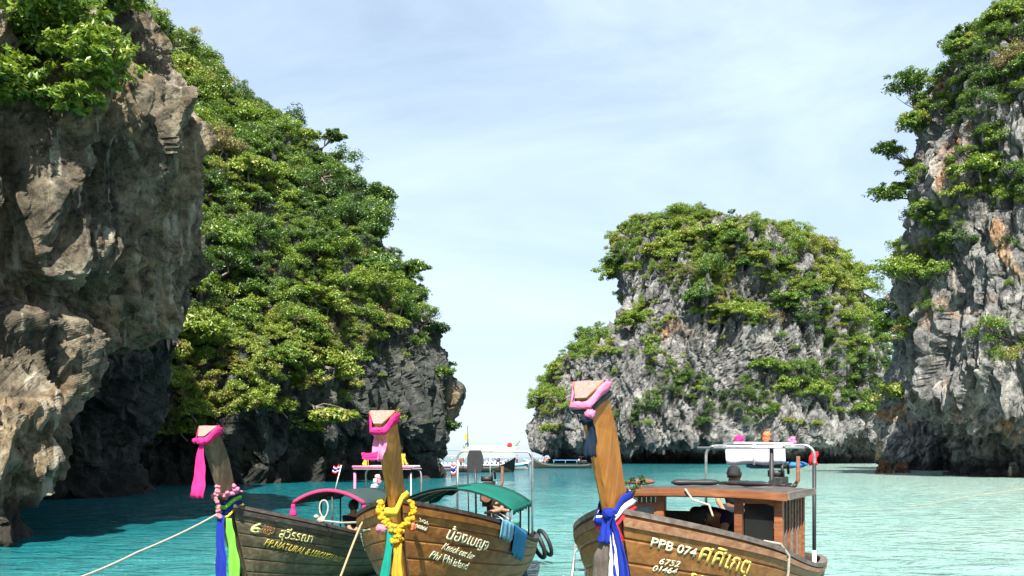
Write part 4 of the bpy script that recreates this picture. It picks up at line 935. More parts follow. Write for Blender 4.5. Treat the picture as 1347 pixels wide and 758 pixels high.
thing_cloth(b1, 'flower_garland', 'pink flower garland looped round the grey prow above the sashes', 'garland',
    [('blossoms', garland(b1, ring_path(b1, 0.20, 0.05, -0.03), 0.024, m_petal, 3, 4, rnd=0.8), m_petal), ('strand', garland(b1, [px_local(b1, 287, 640, 14.1), px_local(b1, 285, 655, 14.05), px_local(b1, 287, 668, 14.05), px_local(b1, 290, 684, 14.05)], 0.028, m_petal, 4, 10, rnd=1.0), m_petal),
     ('bow', garland(b1, [px_local(b1, 300, 650, 14.2), px_local(b1, 313, 645, 14.35), px_local(b1, 308, 640, 14.35)], 0.030, m_petal, 5, 9, rnd=1.2), m_rose)])
thing_cloth(b1, 'tied_cloth', 'royal blue sash tied round the grey prow and hanging to the water', 'cloth',
    [('band', wrap(b1, 0.02, 0.10, 0.016, dip=0.06), m_blue), ('tail', tail([px_local(b1, 292, 678, 14.05), px_local(b1, 290, 705, 14.02), px_local(b1, 289, 735, 14.0), px_local(b1, 288, 772, 14.0)], 0.14, 0.22, (0.2, 1, 0), None, 2.5, 0.3), m_blue)])
thing_cloth(b1, 'tied_cloth', 'lime green sash with a yellow-edged band tied beside the royal blue one', 'cloth',
    [('band', wrap(b1, 0.09, 0.15, 0.026, dip=0.05), m_lime), ('edge_band', wrap(b1, 0.0, 0.035, 0.03, dip=0.07), m_yel), ('dark_band', wrap(b1, 0.14, 0.19, 0.022, dip=0.05), m_navy),
     ('tail', tail([px_local(b1, 301, 682, 14.03), px_local(b1, 304, 705, 14.02), px_local(b1, 306, 735, 14.0), px_local(b1, 308, 772, 14.0)], 0.10, 0.26, (0.2, 1, 0), None, 2.0, 0.35, seed=1.7), m_lime)])
# --- brown boat: hot pink cloth, marigold garland, ribbons
thing_cloth(b2, 'prow_cloth', 'hot pink cloth folded over the honey-coloured prow with a short flying tail', 'cloth',
    [('band', wrap(b2, 0.88, 0.985, 0.012, dip=0.03, puff=0.030, wob=0.02), m_pink), ('drape', tail([front(b2, 0.93, 0.05)+Vector((0, 0.02, 0)), px_local(b2, 499, 575, 10.75), px_local(b2, 498, 592, 10.75), px_local(b2, 496, 606, 10.72)], 0.12, 0.20, (0.2, 1, 0), None, 2, 0.35), m_rose),
     ('tail', tail([px_local(b2, 499, 597, 10.72), px_local(b2, 491, 600, 10.7), px_local(b2, 482, 602, 10.68), px_local(b2, 476, 600, 10.66)], 0.12, 0.07, (0.0, 0.25, 1), None, 1.5, 0.3), m_pink)])
g2 = [px_local(b2, x, y, Y) for x, y, Y in [(500, 660, 10.95), (499, 672, 10.9), (504, 684, 10.86), (513, 692, 10.84), (523, 696, 10.84), (532, 690, 10.9), (541, 682, 11.0), (545, 670, 11.1), (541, 660, 11.15)]]
g3 = [px_local(b2, x, y, Y) for x, y, Y in [(521, 694, 10.82), (522, 702, 10.8), (523, 710, 10.8), (523, 717, 10.8)]]
thing_cloth(b2, 'flower_garland', 'thick yellow marigold garland slung round the honey-coloured prow', 'garland',
    [('blossoms', garland(b2, g2, 0.030, m_mari, 7, 12, rnd=0.95), m_mari), ('cluster', garland(b2, g3, 0.032, m_mari, 8, 16, rnd=1.7), m_mari), ('band', wrap(b2, 0.03, 0.13, 0.02, dip=0.10, puff=0.03), m_yel),
     ('side_blossom', garland(b2, [px_local(b2, 504, 694, 10.85), px_local(b2, 499, 697, 10.85)], 0.06, m_petal, 9, 3), m_petal), ('side_blossom', garland(b2, [px_local(b2, 541, 692, 10.98), px_local(b2, 545, 694, 11.0)], 0.055, m_coral, 10, 3), m_coral)])
thing_cloth(b2, 'prow_ribbon', 'teal ribbon hanging below the marigold garland', 'ribbon', [('tail', tail([px_local(b2, 513, 692, 10.8), px_local(b2, 511, 715, 10.78), px_local(b2, 508, 740, 10.76), px_local(b2, 504, 775, 10.76)], 0.08, 0.13, (0.2, 1, 0), None, 1.5, 0.3), m_teal)])
thing_cloth(b2, 'prow_ribbon', 'golden orange ribbon hanging below the marigold garland', 'ribbon', [('tail', tail([px_local(b2, 524, 715, 10.78), px_local(b2, 524, 730, 10.76), px_local(b2, 522, 750, 10.76), px_local(b2, 521, 775, 10.76)], 0.10, 0.14, (0.2, 1, 0), None, 2, 0.3), m_gold)])
# --- orange-brown boat: pink ribbon, slate cloth, tricolour sashes
thing_cloth(b3, 'prow_ribbon', 'rose pink ribbon tied round the end of the tall amber prow', 'ribbon',
    [('band', wrap(b3, 0.93, 1.0, 0.012, dip=0.03, puff=0.030, wob=0.02), m_rose), ('lower_band', wrap(b3, 0.885, 0.935, 0.010, dip=0.03), m_black), ('knot', knot(MB(), px_local(b3, 776, 545, dist(b3, front(b3, 0.97))-0.02), 0.05), m_rose)])
Y3 = dist(b3, front(b3, 0.9))-0.03
thing_cloth(b3, 'prow_cloth', 'dark slate blue cloth hanging from the rose ribbon on the amber prow', 'cloth',
    [('knot', knot(MB(), px_local(b3, 771, 552, Y3), 0.055), m_slate), ('tail', tail([px_local(b3, 774, 550, Y3), px_local(b3, 778, 566, Y3), px_local(b3, 781, 582, Y3), px_local(b3, 778, 601, Y3)], 0.07, 0.14, (0.2, 1, 0), None, 2, 0.35), m_slate)])
Y4 = dist(b3, front(b3, 0.06))-0.05
thing_cloth(b3, 'tied_cloth', 'red and white sash wound round the amber prow under the blue one', 'cloth',
    [('red_band', wrap(b3, -0.0, 0.055, 0.030, dip=0.05, puff=0.03), m_red), ('white_band', wrap(b3, 0.05, 0.11, 0.030, dip=0.05, puff=0.03), m_white),
     ('red_tail', tail([px_local(b3, 803, 685, Y4), px_local(b3, 812, 700, Y4), px_local(b3, 815, 712, Y4)], 0.06, 0.10, (0.2, 1, 0), None, 2, 0.3), m_red),
     ('white_tail', tail([px_local(b3, 803, 685, Y4), px_local(b3, 806, 715, Y4), px_local(b3, 808, 745, Y4), px_local(b3, 809, 780, Y4)], 0.06, 0.15, (0.2, 1, 0), None, 2, 0.3, seed=2), m_white)])
thing_cloth(b3, 'tied_cloth', 'royal blue sash knotted on the amber prow with two long tails', 'cloth',
    [('band', wrap(b3, 0.10, 0.17, 0.024, dip=0.13, puff=0.02), m_blue), ('knot', knot(MB(), px_local(b3, 801, 676, Y4-0.03), 0.065), m_blue),
     ('tail', tail([px_local(b3, 803, 678, Y4-0.04), px_local(b3, 810, 700, Y4-0.04), px_local(b3, 815, 730, Y4-0.04), px_local(b3, 820, 780, Y4-0.04)], 0.08, 0.15, (0.2, 1, 0), None, 2, 0.3, seed=1), m_blue),
     ('short_tail', tail([px_local(b3, 801, 678, Y4-0.05), px_local(b3, 797, 695, Y4-0.05), px_local(b3, 794, 714, Y4-0.05)], 0.09, 0.13, (0.2, 1, 0), None, 1.5, 0.3, seed=3), m_blue)])
thing_cloth(b3, 'prow_cloth', 'faded grey-brown cloth strips trailing below the blue sash', 'cloth',
    [('tail', tail([px_local(b3, 796, 705, Y4-0.02), px_local(b3, 790, 730, Y4-0.02), px_local(b3, 788, 780, Y4-0.02)], 0.08, 0.20, (0.2, 1, 0), None, 3.5, 0.4, 16), m_taupe)])
# ------------------------------------------------------------------ boat fittings (parts of the boats, in boat space)
def gz(b, x):                                            # gunwale height and half beam at a distance from the bow
    u = min(1, max(0, x/b.L)); p = b.pt(u, 1, -1); return p.z, abs(p.y)
def arch_tube(b, x, hw, top, foot, mat, r=0.022, name='stern_arch', rad=0.16, tilt=0.0):
    pts = [(x, -hw, foot)]
    for k in range(7):
        a = math.pi/2*k/6; pts.append((x+tilt, -hw+rad*(1-math.cos(a)), top-rad+rad*math.sin(a)))
    for k in range(7):
        a = math.pi/2*(1-k/6); pts.append((x+tilt, hw-rad*(1-math.cos(a)), top-rad+rad*math.sin(a)))
    pts.append((x, hw, foot)); return MB().tube(pts, r, 8).build(name, mat, b.root, True)
def engine(b, x, y, z, yaw=0.0, tail=3.0):
    """car engine on a swivel post with a long propeller shaft: one part with its pieces below"""
    c = Vector((x, y, z)); core = MB()
    core.box(c, (0.55, 0.30, 0.32)); core.box(c+Vector((0.02, 0, 0.20)), (0.46, 0.20, 0.12)); core.box(c+Vector((-0.1, 0.0, -0.20)), (0.30, 0.22, 0.14))
    for i in range(4): core.tube([c+Vector((-0.2+0.13*i, -0.15, 0.10)), c+Vector((-0.2+0.13*i, -0.24, 0.13))], 0.028, 7)
    e = core.build('engine', m_engine, b.root, False, 0.015)
    MB().tube([c+Vector((0.05, 0.05, 0.26)), c+Vector((0.05, 0.05, 0.36))], 0.13, 14).build('air_filter', m_black, e, True)
    MB().tube([c+Vector((-0.30, 0, -0.06)), c+Vector((-0.34, 0, -0.06))], 0.11, 14).build('pulley', m_rust, e)
    MB().tube([c+Vector((-0.30, 0.02, 0.14)), c+Vector((-0.34, 0.02, 0.14))], 0.085, 14).build('pulley', m_engine, e)
    MB().tube([c+Vector((0.1, -0.20, 0.10)), c+Vector((0.16, -0.26, 0.2)), c+Vector((0.16, -0.26, 0.58))], 0.030, 8).build('exhaust_pipe', m_rust, e, True)
    MB().tube([c+Vector((-0.2, -0.1, 0.28)), c+Vector((-0.24, -0.1, 0.42)), c+Vector((0.0, -0.1, 0.47)), c+Vector((0.3, -0.08, 0.44)), c+Vector((0.34, -0.08, 0.30))], 0.022, 7).build('guard_rail', m_black, e, True)
    MB().tube([c+Vector((-0.2, 0.12, 0.05)), c+Vector((-0.75, 0.22, 0.18)), c+Vector((-1.0, 0.25, 0.20))], [0.022, 0.02, 0.026], 7).build('tiller_handle', m_black, e, True)
    MB().tube([c+Vector((0.28, 0, -0.04)), c+Vector((tail, 0, -z-0.25+0.1))], [0.035, 0.022], 8).build('tail_shaft', m_steel, e, True)
    MB().tube([c+Vector((0, 0, -0.27)), Vector((x, y, 0.45))], 0.05, 8).build('swivel_post', m_rust, e, True)
    return e
# ---------------- cabin of the orange-brown boat
bx = b3; CX0, CX1, CH, RZ_ = 2.75, 4.25, 1.0, 2.07
def roof_z(y): return RZ_ - 0.03*(y/1.05)**2
mb = MB(); rg = []
for i in range(7):
    x = CX0-0.16+(CX1-CX0+0.30)*i/6; rg.append([Vector((x, -1.15+2.27*j/10, roof_z(-1.15+2.27*j/10)+0.03)) for j in range(11)] + [Vector((x, 1.12-2.27*j/10, roof_z(1.12-2.27*j/10)-0.02)) for j in range(11)])
roof = mb.rings(rg).build('cabin_roof', m_cap1, bx.root)
MB().rings([[Vector((CX0-0.20, y, roof_z(y)+0.035)), Vector((CX0-0.15, y, roof_z(y)+0.035)), Vector((CX0-0.15, y, roof_z(y)-0.055)), Vector((CX0-0.20, y, roof_z(y)-0.055))] for y in [-1.17+2.31*j/10 for j in range(11)]]).build('fascia', m_cabin, roof)
MB().rings([[Vector((CX0-0.10, y, roof_z(y)-0.03)), Vector((CX0-0.05, y, roof_z(y)-0.03)), Vector((CX0-0.05, y, roof_z(y)-0.075-0.06*(abs(y)/1.0)**6)), Vector((CX0-0.10, y, roof_z(y)-0.075-0.06*(abs(y)/1.0)**6))] for y in [-1.0+2.0*j/14 for j in range(15)]]).build('valance', m_cabin, roof)
for sd in (-1, 1):
    MB().box(((CX0+CX1)/2+0.04, (1.142 if sd > 0 else -1.172), roof_z(1.04)-0.01), (CX1-CX0+0.30, 0.035, 0.09)).build('fascia', m_cap3 if sd < 0 else m_cabin, roof)
for (x, y) in [(CX0, 0.96), (CX0, 0.44), (CX0, -0.56), (CX0, -1.04), (CX1, 0.93), (CX1, -1.02)]:
    z0 = 0.9; MB().box((x, y, (z0+RZ_-0.06)/2), (0.085, 0.10, RZ_-0.06-z0)).build('cabin_post', m_cabin, bx.root, False, 0.008)
for i in range(7):
    x = CX0+0.20+0.19*i; MB().box((x, -1.035, (0.95+RZ_-0.07)/2), (0.05, 0.045, RZ_-0.07-0.95)).build('slat', m_cap3 if i % 2 else m_cabin, bx.root)
for i in range(7):
    x = CX0+0.20+0.19*i; MB().box((x, 0.945, (0.95+RZ_-0.07)/2), (0.05, 0.045, RZ_-0.07-0.95)).build('slat', m_cabin, bx.root)
# glazed front panel between the two port posts
wn = MB().box((CX0+0.005, 0.685, 1.66), (0.03, 0.37, 0.42)).build('window', m_glass, bx.root)
fr = MB()
for (c, d) in [((CX0-0.005, 0.685, 1.885), (0.06, 0.39, 0.05)), ((CX0-0.005, 0.685, 1.44), (0.06, 0.39, 0.05)), ((CX0-0.005, 0.87, 1.66), (0.055, 0.04, 0.40)), ((CX0-0.005, 0.50, 1.66), (0.055, 0.04, 0.40))]: fr.box(c, d)
fr.build('frame', m_cabin, wn)
MB().box((CX0, 0.685, 1.2), (0.04, 0.39, 0.42)).build('panel', m_cabin, bx.root)
wn = MB().box((CX0+0.01, -0.80, 1.62), (0.02, 0.34, 0.62)).build('window', plain('opening shade pane', (0.012, 0.014, 0.014), 0.12, 0, 0.3, 3, 0, 0.5), bx.root)  # near-black pane: shade of the framed opening put into its colour
fr = MB()
for (c, d) in [((CX0, -0.80, 1.955), (0.05, 0.36, 0.05)), ((CX0, -0.80, 1.32), (0.05, 0.36, 0.05))]: fr.box(c, d)
fr.build('frame', m_cabin, wn)
MB().box((CX1-0.02, 0.25, 1.32), (0.04, 1.25, 0.80)).build('cabin_bulkhead', m_cap2, bx.root)  # dark wood on bulkhead, locker and benches paints in the cabin's inner shade
for (y0, y1) in ((-0.9, -0.45),): MB().box((CX1+0.1, (y0+y1)/2, 1.1), (0.3, y1-y0, 0.42)).build('locker', m_cap2, bx.root)
MB().box(((CX0+CX1)/2+0.3, 0.62, 1.05), (1.2, 0.42, 0.08)).build('bench', m_cap2, bx.root); MB().box(((CX0+CX1)/2+0.4, -0.66, 1.0), (1.0, 0.36, 0.08)).build('bench', m_cap2, bx.root)
zs, ws = gz(bx, 6.3)
arch_tube(bx, 6.25, 0.86, 2.68, zs-0.25, m_steel, 0.024)
MB().tube([(6.25, -0.86, zs-0.2), (6.25, -0.86, 2.4)], 0.030, 8).build('padding', m_black, bx.root, True)
MB().tube([(6.25, -0.86, zs-0.25), (6.25, -0.86, zs+0.22)], 0.034, 8).build('pole_sleeve', m_white, bx.root, True)
MB().tube([(5.55, -0.84, 2.64), (5.55, 0.80, 2.64)], 0.02, 8).build('rack_bar', m_steel, bx.root, True)
for y in (-0.55, 0.55): MB().tube([(5.5, y, 2.66), (6.3, y, 2.67)], 0.018, 8).build('rack_bar', m_steel, bx.root, True)
MB().tube([(5.62, -0.34, 1.2), (5.62, -0.34, 2.64)], 0.035, 8).build('rack_post', m_black, bx.root, True)
engine(bx, 5.85, -0.40, 1.93, tail=3.6)
# ---------------- green canopy of the brown boat
def barrel(b, x0, x1, hw, crest, eave, n=16, th=0.02, gap=None):
    def zz(y): return eave+(crest-eave)*math.cos(min(1, abs(y)/hw)*math.pi/2)**0.8 if abs(y) < hw else eave
    def ring(x): return [Vector((x, -hw+2*hw*j/n, zz(-hw+2*hw*j/n))) for j in range(n+1)] + [Vector((x, hw-2*hw*j/n, zz(hw-2*hw*j/n)-th)) for j in range(n+1)]
    return MB().rings([ring(x0+(x1-x0)*i/4) for i in range(5)]), zz
bx = b2; q = (3.55, 6.2, 1.04, 1.98, 1.62)
c, zz2 = barrel(bx, *q); canopy = c.build('canopy', m_canopy2, bx.root, True)
for i in range(5):
    x = 3.55+0.30*i; MB().rings([[Vector((x-0.07, y, zz2(y)+0.004)), Vector((x+0.07, y, zz2(y)+0.004)), Vector((x+0.07, y, zz2(y)+0.012)), Vector((x-0.07, y, zz2(y)+0.012))] for y in [-0.10+1.13*j/12 for j in range(13)]]).build('stripe', m_canopyd, canopy)
for x in (3.6, 4.9, 6.15):
    MB().tube([(x, -1.0+2.0*j/14, zz2(-1.0+2.0*j/14)-0.035) for j in range(15)], 0.016, 6).build('hoop', m_steel, canopy, True)
    for sd in (-1, 1): MB().tube([(x, sd*1.0, gz(bx, x)[0]-0.1), (x, sd*1.0, 1.62)], 0.018, 7).build('canopy_post', m_engine, bx.root, True)
val = []
for j in range(40): val.append([Vector((6.22, -1.03+2.06*j/39, zz2(-1.03+2.06*j/39)-0.01)), Vector((6.23+0.01*math.sin(j*1.7), -1.03+2.06*j/39, zz2(-1.03+2.06*j/39)-0.13-0.03*math.sin(j*1.1))) ])
o = MB().rings(val, False, False).build('valance', m_canopy2, canopy, True); o.modifiers.new('s', 'SOLIDIFY').thickness = 0.006
val = []
for j in range(24): val.append([Vector((3.6+2.6*j/23, -1.045, 1.625)), Vector((3.6+2.6*j/23, -1.05+0.012*math.sin(j*1.9), 1.53-0.02*math.sin(j*1.3)))])
o = MB().rings(val, False, False).build('valance', m_canopy2, canopy, True); o.modifiers.new('s', 'SOLIDIFY').thickness = 0.006
for (z, nm) in ((1.54, 0), (1.34, 0)): MB().tube([(3.6, 1.0, z), (6.1, 1.0, z)], 0.014, 6).build('side_rail', m_engine, bx.root, True)
for i in range(12): MB().tube([(3.7+0.2*i, 1.0, 1.2), (3.7+0.2*i, 1.0, 1.54)], 0.010, 5).build('baluster', m_engine, bx.root, True)
zs, ws = gz(bx, 8.2); arch_tube(bx, 8.1, 0.84, 2.62, zs-0.2, m_steel, 0.024)
MB().tube([(8.1, 0.1, 2.62), (8.1, 0.1, 1.75)], 0.014, 6).build('hanging_pole', m_steel, bx.root, True)
engine(bx, 7.35, 0.0, 1.72, tail=3.4)
MB().box((6.75, -0.10, 1.0), (1.1, 1.15, 0.30)).build('engine_box', plain('sea green paint', (0.05, 0.22, 0.15), 0.55, 0, 0.4, 6), bx.root, False, 0.02)
MB().tube([(7.2, 0.25, 1.3), (7.2, 0.27, 2.25)], 0.022, 7).build('paddle_shaft', m_engine, bx.root, True)
pd = MB(); pts = [(-0.17, 0), (-0.17, 0.30), (-0.12, 0.42), (0.12, 0.42), (0.17, 0.30), (0.17, 0), (0.12, -0.05), (-0.12, -0.05)]
pd.rings([[Vector((7.18, 0.27+y, 2.22+z)) for y, z in pts], [Vector((7.22, 0.27+y, 2.22+z)) for y, z in pts]]).build('black_board', m_black, bx.root, False, 0.01)
MB().tube([(6.9, 0.35, 1.2), (7.15, 0.42, 2.2)], 0.014, 6).build('stay', m_black, bx.root, True)
for dz in (0, 0.1): MB().tube([(6.6, -0.25-dz, 1.32+dz*0.3), (8.35, -0.72-dz*0.4, gz(bx, 8.3)[0]+0.10)], 0.016, 6).build('boat_pole', m_white, bx.root, True)
# ---------------- dark canopy of the grey-green boat
bx = b1; q = (3.95, 6.2, 0.78, 1.78, 1.52)
c, zz1 = barrel(bx, *q); canopy = c.build('canopy', m_canopy1, bx.root, True)
MB().tube([(3.93, -0.80+1.60*j/18, zz1(-0.80+1.60*j/18)+0.01) for j in range(19)], 0.042, 8).build('pink_trim', m_mag, canopy, True)
for sd in (-1, 1):
    t = MB(); t.rings([[Vector((3.92+r*math.cos(a*math.pi/5), sd*0.80+r*math.sin(a*math.pi/5)*(1+0.2*math.sin(a*3)), 1.50-z)) for a in range(10)] for (z, r) in ((0.0, 0.035), (0.05, 0.05), (0.09, 0.03), (0.14, 0.06), (0.22, 0.085), (0.25, 0.07))]); t.build('tassel', m_pink, canopy, True)
for x in (4.0, 5.1, 6.15):
    for y in (-0.72, -0.05 if x < 4.5 else 0.72): MB().tube([(x, y, gz(bx, x)[0]-0.35), (x, y, zz1(y)-0.01)], 0.02, 7).build('canopy_post', m_engine, bx.root, True)
    MB().tube([(x, -0.76+1.52*j/14, zz1(-0.76+1.52*j/14)-0.03) for j in range(15)], 0.016, 6).build('hoop', m_engine, canopy, True)
zs, ws = gz(bx, 7.6); arch_tube(bx, 7.75, 0.74, 2.20, zs-0.2, m_steel, 0.024)
MB().tube([(7.1, 0.76, zs-0.1), (7.1, 0.76, 2.12)], 0.034, 8).build('wrapped_pole', m_rose, bx.root, True); MB().tube([(7.1, -0.70, zs-0.1), (7.1, -0.70, 2.12)], 0.022, 8).build('rack_pole', m_steel, bx.root, True)
rk = MB().box((7.42, 0.02, 2.20), (0.86, 1.50, 0.03)).build('rack_board', cloth('pink white board', (0.42, 0.27, 0.29)), bx.root, False, 0.012)
MB().tube([(7.0, 0.78, 2.25), (7.0, -0.78, 2.25)], 0.035, 8).build('rolled_cloth', m_rose, rk, True); MB().box((7.55, -0.1, 2.26), (0.5, 1.2, 0.05)).build('rack_mat', m_white, rk, False, 0.01)
engine(bx, 7.3, -0.1, 1.45, tail=3.2)

# ------------------------------------------------------------------ loose things on the boats
def put(b, mb, name, label, cat, mat, smooth=True, solid=0.0, group=None):
    o = bake(b, mb, name, mat, smooth, solid); tag(o, label, cat, group); return o
def put_parts(b, name, label, cat, parts, solid=0.0, group=None):
    r = thing_cloth(b, name, label, cat, parts, solid)
    if group: r['group'] = group
    return r
def wavy(p0, p1, w, n=10, m=6, amp=0.05, seed=0.0, up=(0, 0, 1)):
    p0, p1 = Vector(p0), Vector(p1); S = Vector(w); N = (p1-p0).cross(S).normalized(); rg = []
    for i in range(n+1):
        k = i/n; rg.append([p0.lerp(p1, k) + S*(j/m) + N*amp*math.sin(k*7+seed+j*0.8)*(0.4+k) for j in range(m+1)])
    return MB().rings(rg, False, False)
# towels over the brown boat's gunwale
def draped(b, u0, u1, inl, outl, lift=0.07, seed=0.0):
    rg = []
    for i in range(13):
        u = u0+(u1-u0)*i/12; t = b.pt(u, 1, -1); k = 1+0.12*math.sin(i*1.9+seed); row = []
        for d in (inl, inl*0.5, 0.06): row.append(Vector((t.x, t.y+d, t.z+lift-(d-0.06)*0.35)))
        row.append(Vector((t.x, t.y-0.05, t.z+lift-0.005)))
        for d in (0.1, 0.3, 0.55, 0.8, 1.0): row.append(Vector((t.x+0.02*math.sin(i*2.2+seed), t.y-0.07+0.16*outl*d*k-0.012*math.sin(i*1.7+seed), t.z+lift-outl*d*k)))
        rg.append(row)
    return MB().rings(rg, False, False)
TU = [float(b2.uv_at(x, y)[0]) for x, y in ((655, 694), (671, 700), (673, 701), (689, 708))]
put(b2, draped(b2, TU[0], TU[1], 0.2, 0.28, 0.075, 1.0), 'towel', 'pale blue towel draped over the brown boat\'s dark gunwale', 'towel', m_towel, True, 0.006)
put(b2, draped(b2, TU[2], TU[3], 0.2, 0.48, 0.085, 2.0), 'towel', 'bright blue towel hanging low over the brown boat\'s gunwale near its stern', 'towel', m_sky, True, 0.006)
def tyre(b, c, R_, r, nrm, label):
    c = Vector(c); nn = Vector(nrm).normalized(); a = nn.orthogonal().normalized(); d = nn.cross(a); rg = []
    for i in range(29):
        t = 2*math.pi*i/28; q = a*math.cos(t)+d*math.sin(t); rg.append([c + q*(R_+r*math.cos(s))+nn*r*0.9*math.sin(s) for s in [2*math.pi*k/10 for k in range(10)]])
    put(b, MB().rings(rg, True, False), 'tyre', label, 'tyre', m_black)
ts = b2.pt(0.97, 1, -1)
tyre(b2, (ts.x+0.0, ts.y-0.14, ts.z-0.22), 0.30, 0.055, (0.45, -0.85, 0.35), 'black tyre fender on the brown boat\'s stern, against the hull')
tyre(b2, (ts.x+0.22, ts.y-0.27, ts.z-0.18), 0.31, 0.050, (0.42, -0.85, 0.38), 'black tyre fender on the brown boat\'s stern, outside the other tyre')
# flags
def flag(b, base, top, dirv, wid, hgt, label, seed=0.0):
    base, top = Vector(base), Vector(top); D = Vector(dirv); parts = [('pole', MB().tube([base, top], 0.012, 6), m_white)]
    ax = (base-top).normalized(); cols = [m_red, m_white, m_blue, m_white, m_red]; fr = [0, 1/6, 2/6, 4/6, 5/6, 1]
    for k in range(5):
        rg = []
        for i in range(9):
            x = i/8; o = D*wid*x*(1-0.25*x) + D.cross(ax)*0.06*math.sin(x*8+seed) + ax*0.03*math.sin(x*11+seed) + Vector((0, 0, -0.30*wid*x*x)); rg.append([top + ax*(hgt*fr[k]) + o, top + ax*(hgt*fr[k+1]) + o])
        parts.append(('stripe', MB().rings(rg, False, False), cols[k]))
    return put_parts(b, 'flag', label, 'flag', parts, 0.003)
flag(b1, px_local(b1, 440, 648, 18.6), px_local(b1, 449, 612, 18.6), (0.3, 0.95, 0.15), 0.24, 0.15, 'small red, white and blue striped flag on a pole above the raspberry-trimmed canopy', 0.4)
flag(b2, px_local(b2, 602, 643, 15.2), px_local(b2, 602, 606, 15.2), (0.2, 0.9, -0.5), 0.16, 0.18, 'small red, white and blue striped flag on the green canopy', 1.4)
# things on the rack and roof of the orange-brown boat
def bundle(p0, p1, r, n=10, flat=0.6, wob=0.12, seed=0):
    p0, p1 = Vector(p0), Vector(p1); rg = []; ax = (p1-p0).normalized(); sx = ax.cross(Vector((0, 0, 1))).normalized()
    for i in range(13):
        k = i/12; rr = r*(1+wob*math.sin(k*9+seed)+0.5*wob*math.sin(k*23+seed)); rr *= min(1, 0.35+6*min(k, 1-k)); c = p0.lerp(p1, k)
        rg.append([c + sx*math.cos(2*math.pi*j/n)*rr + Vector((0, 0, 1))*math.sin(2*math.pi*j/n)*rr*flat*(1+0.1*math.sin(j*2+i)) for j in range(n)])
    return MB().rings(rg)
def prism(p0, p1, dep, hgt):
    return MB().beam(p0, p1, dep, hgt)
m_print = plain('printed white banner', (0.68, 0.64, 0.74), 0.8, 0, 0.18, 18)
YR = 13.85
bn = [[px_local(b3, x, 586, YR)+Vector((0.02*math.sin(i*1.3), 0, 0)), px_local(b3, x, 593, YR)+Vector((-0.03, 0, 0)), px_local(b3, x+0.5, 604, YR)+Vector((-0.04+0.02*math.sin(i), 0, 0)), px_local(b3, x+1, 611+1.2*math.sin(i*0.9), YR)] for i, x in enumerate(np.linspace(955, 1033, 14))]
put_parts(b3, 'folded_banner', 'white printed banner folded over the rack of the cabin boat', 'banner', [('sheet', MB().rings(bn, False, False), m_print), ('tie', MB().tube([px_local(b3, 992, 583, YR-0.08), px_local(b3, 992, 612, YR-0.08)], 0.02, 6), m_white)], 0.012)
put(b3, prism(px_local(b3, 958, 583, YR+0.35), px_local(b3, 1034, 584, YR+0.35), 0.7, 0.03), 'plank_stack', 'pale boards laid flat on the rack above the printed banner', 'boards', m_white, False)
put(b3, bundle(px_local(b3, 982, 613, YR+0.2), px_local(b3, 1062, 611, YR+0.2), 0.10, 10, 0.5, 0.06), 'rolled_tarpaulin', 'blue rolled tarpaulin slung under the rack of the cabin boat', 'tarpaulin', cloth('blue tarpaulin', (0.03, 0.15, 0.38), 0.5))
put(b3, bundle(px_local(b3, 978, 609, YR+0.1), px_local(b3, 1045, 615, YR+0.1), 0.06, 8, 0.6, 0.1, 2), 'dark_roll', 'black roll hanging under the blue tarpaulin', 'roll', m_black)
for k, (x, y, mt, lb) in enumerate([(972, 578, m_pink, 'pink flower bunch standing on the rack boards'), (1008, 574, m_coral, 'red flower bunch standing tallest on the rack boards'), (1041, 580, m_rose, 'pale pink flower bunch at the end of the rack boards')]):
    put_parts(b3, 'flower_bunch', lb, 'flowers', [('blossoms', garland(b3, [px_local(b3, x, y-3, YR+0.3), px_local(b3, x+1, y+4, YR+0.3)], 0.055, mt, 40+k, 4), mt), ('stems', MB().tube([px_local(b3, x, y, YR+0.3), px_local(b3, x, y+8, YR+0.3)], 0.02, 6), m_teal)])
put(b3, tail([px_local(b3, 1071, 594, 13.9), px_local(b3, 1069, 602, 13.9), px_local(b3, 1070, 612, 13.9)], 0.10, 0.16, (0.3, 1, 0), None, 2, 0.4), 'tied_cloth', 'red rag tied to the corner of the stern arch on the cabin boat', 'cloth', m_red, True, 0.004)
RF = RZ_+0.05
put(b3, bundle((3.2, 0.45, RF+0.04), (3.5, -0.12, RF+0.04), 0.052, 12, 0.75, 0.05), 'rolled_mat', 'black rolled mat lying on the cabin roof', 'mat', m_black)
put(b3, bundle((3.05, 1.0, RF+0.045), (3.2, 0.68, RF+0.045), 0.05, 9, 0.8, 0.15, 3), 'rope_bundle', 'brown coiled rope bundle on the cabin roof edge', 'rope', m_rust)
put(b3, bundle((3.6, -0.15, RF+0.03), (3.4, -0.80, RF+0.03), 0.06, 9, 0.6, 0.1, 3), 'rolled_sheet', 'flat black sheet rolled on the cabin roof before the engine', 'sheet', m_black)
lad = []
for dx in (0, 0.28): lad.append(('rail', MB().tube([px_local(b3, 757+dx*62, 716, 10.9), px_local(b3, 748+dx*62, 800, 10.5)], 0.018, 7), m_alu))
for k in range(6): lad.append(('rung', MB().tube([px_local(b3, 755.5-k*1.7, 724+k*13, 10.86-k*0.05), px_local(b3, 755.5+17.5-k*1.7, 724+k*13, 10.86-k*0.05)], 0.013, 6), m_alu))
put_parts(b3, 'ladder', 'aluminium boarding ladder hung on the far side of the orange-brown bow', 'ladder', lad)
tw = MB(); lv_, lf_, lt_ = leaves(np.random.RandomState(5), np.array([tuple(px_local(b3, x, y, 11.2)) for x, y in [(824, 636), (832, 630), (838, 640), (846, 634), (829, 645), (842, 628)]]), np.full(6, 0.06), 26, 0.03, tint=0.3)
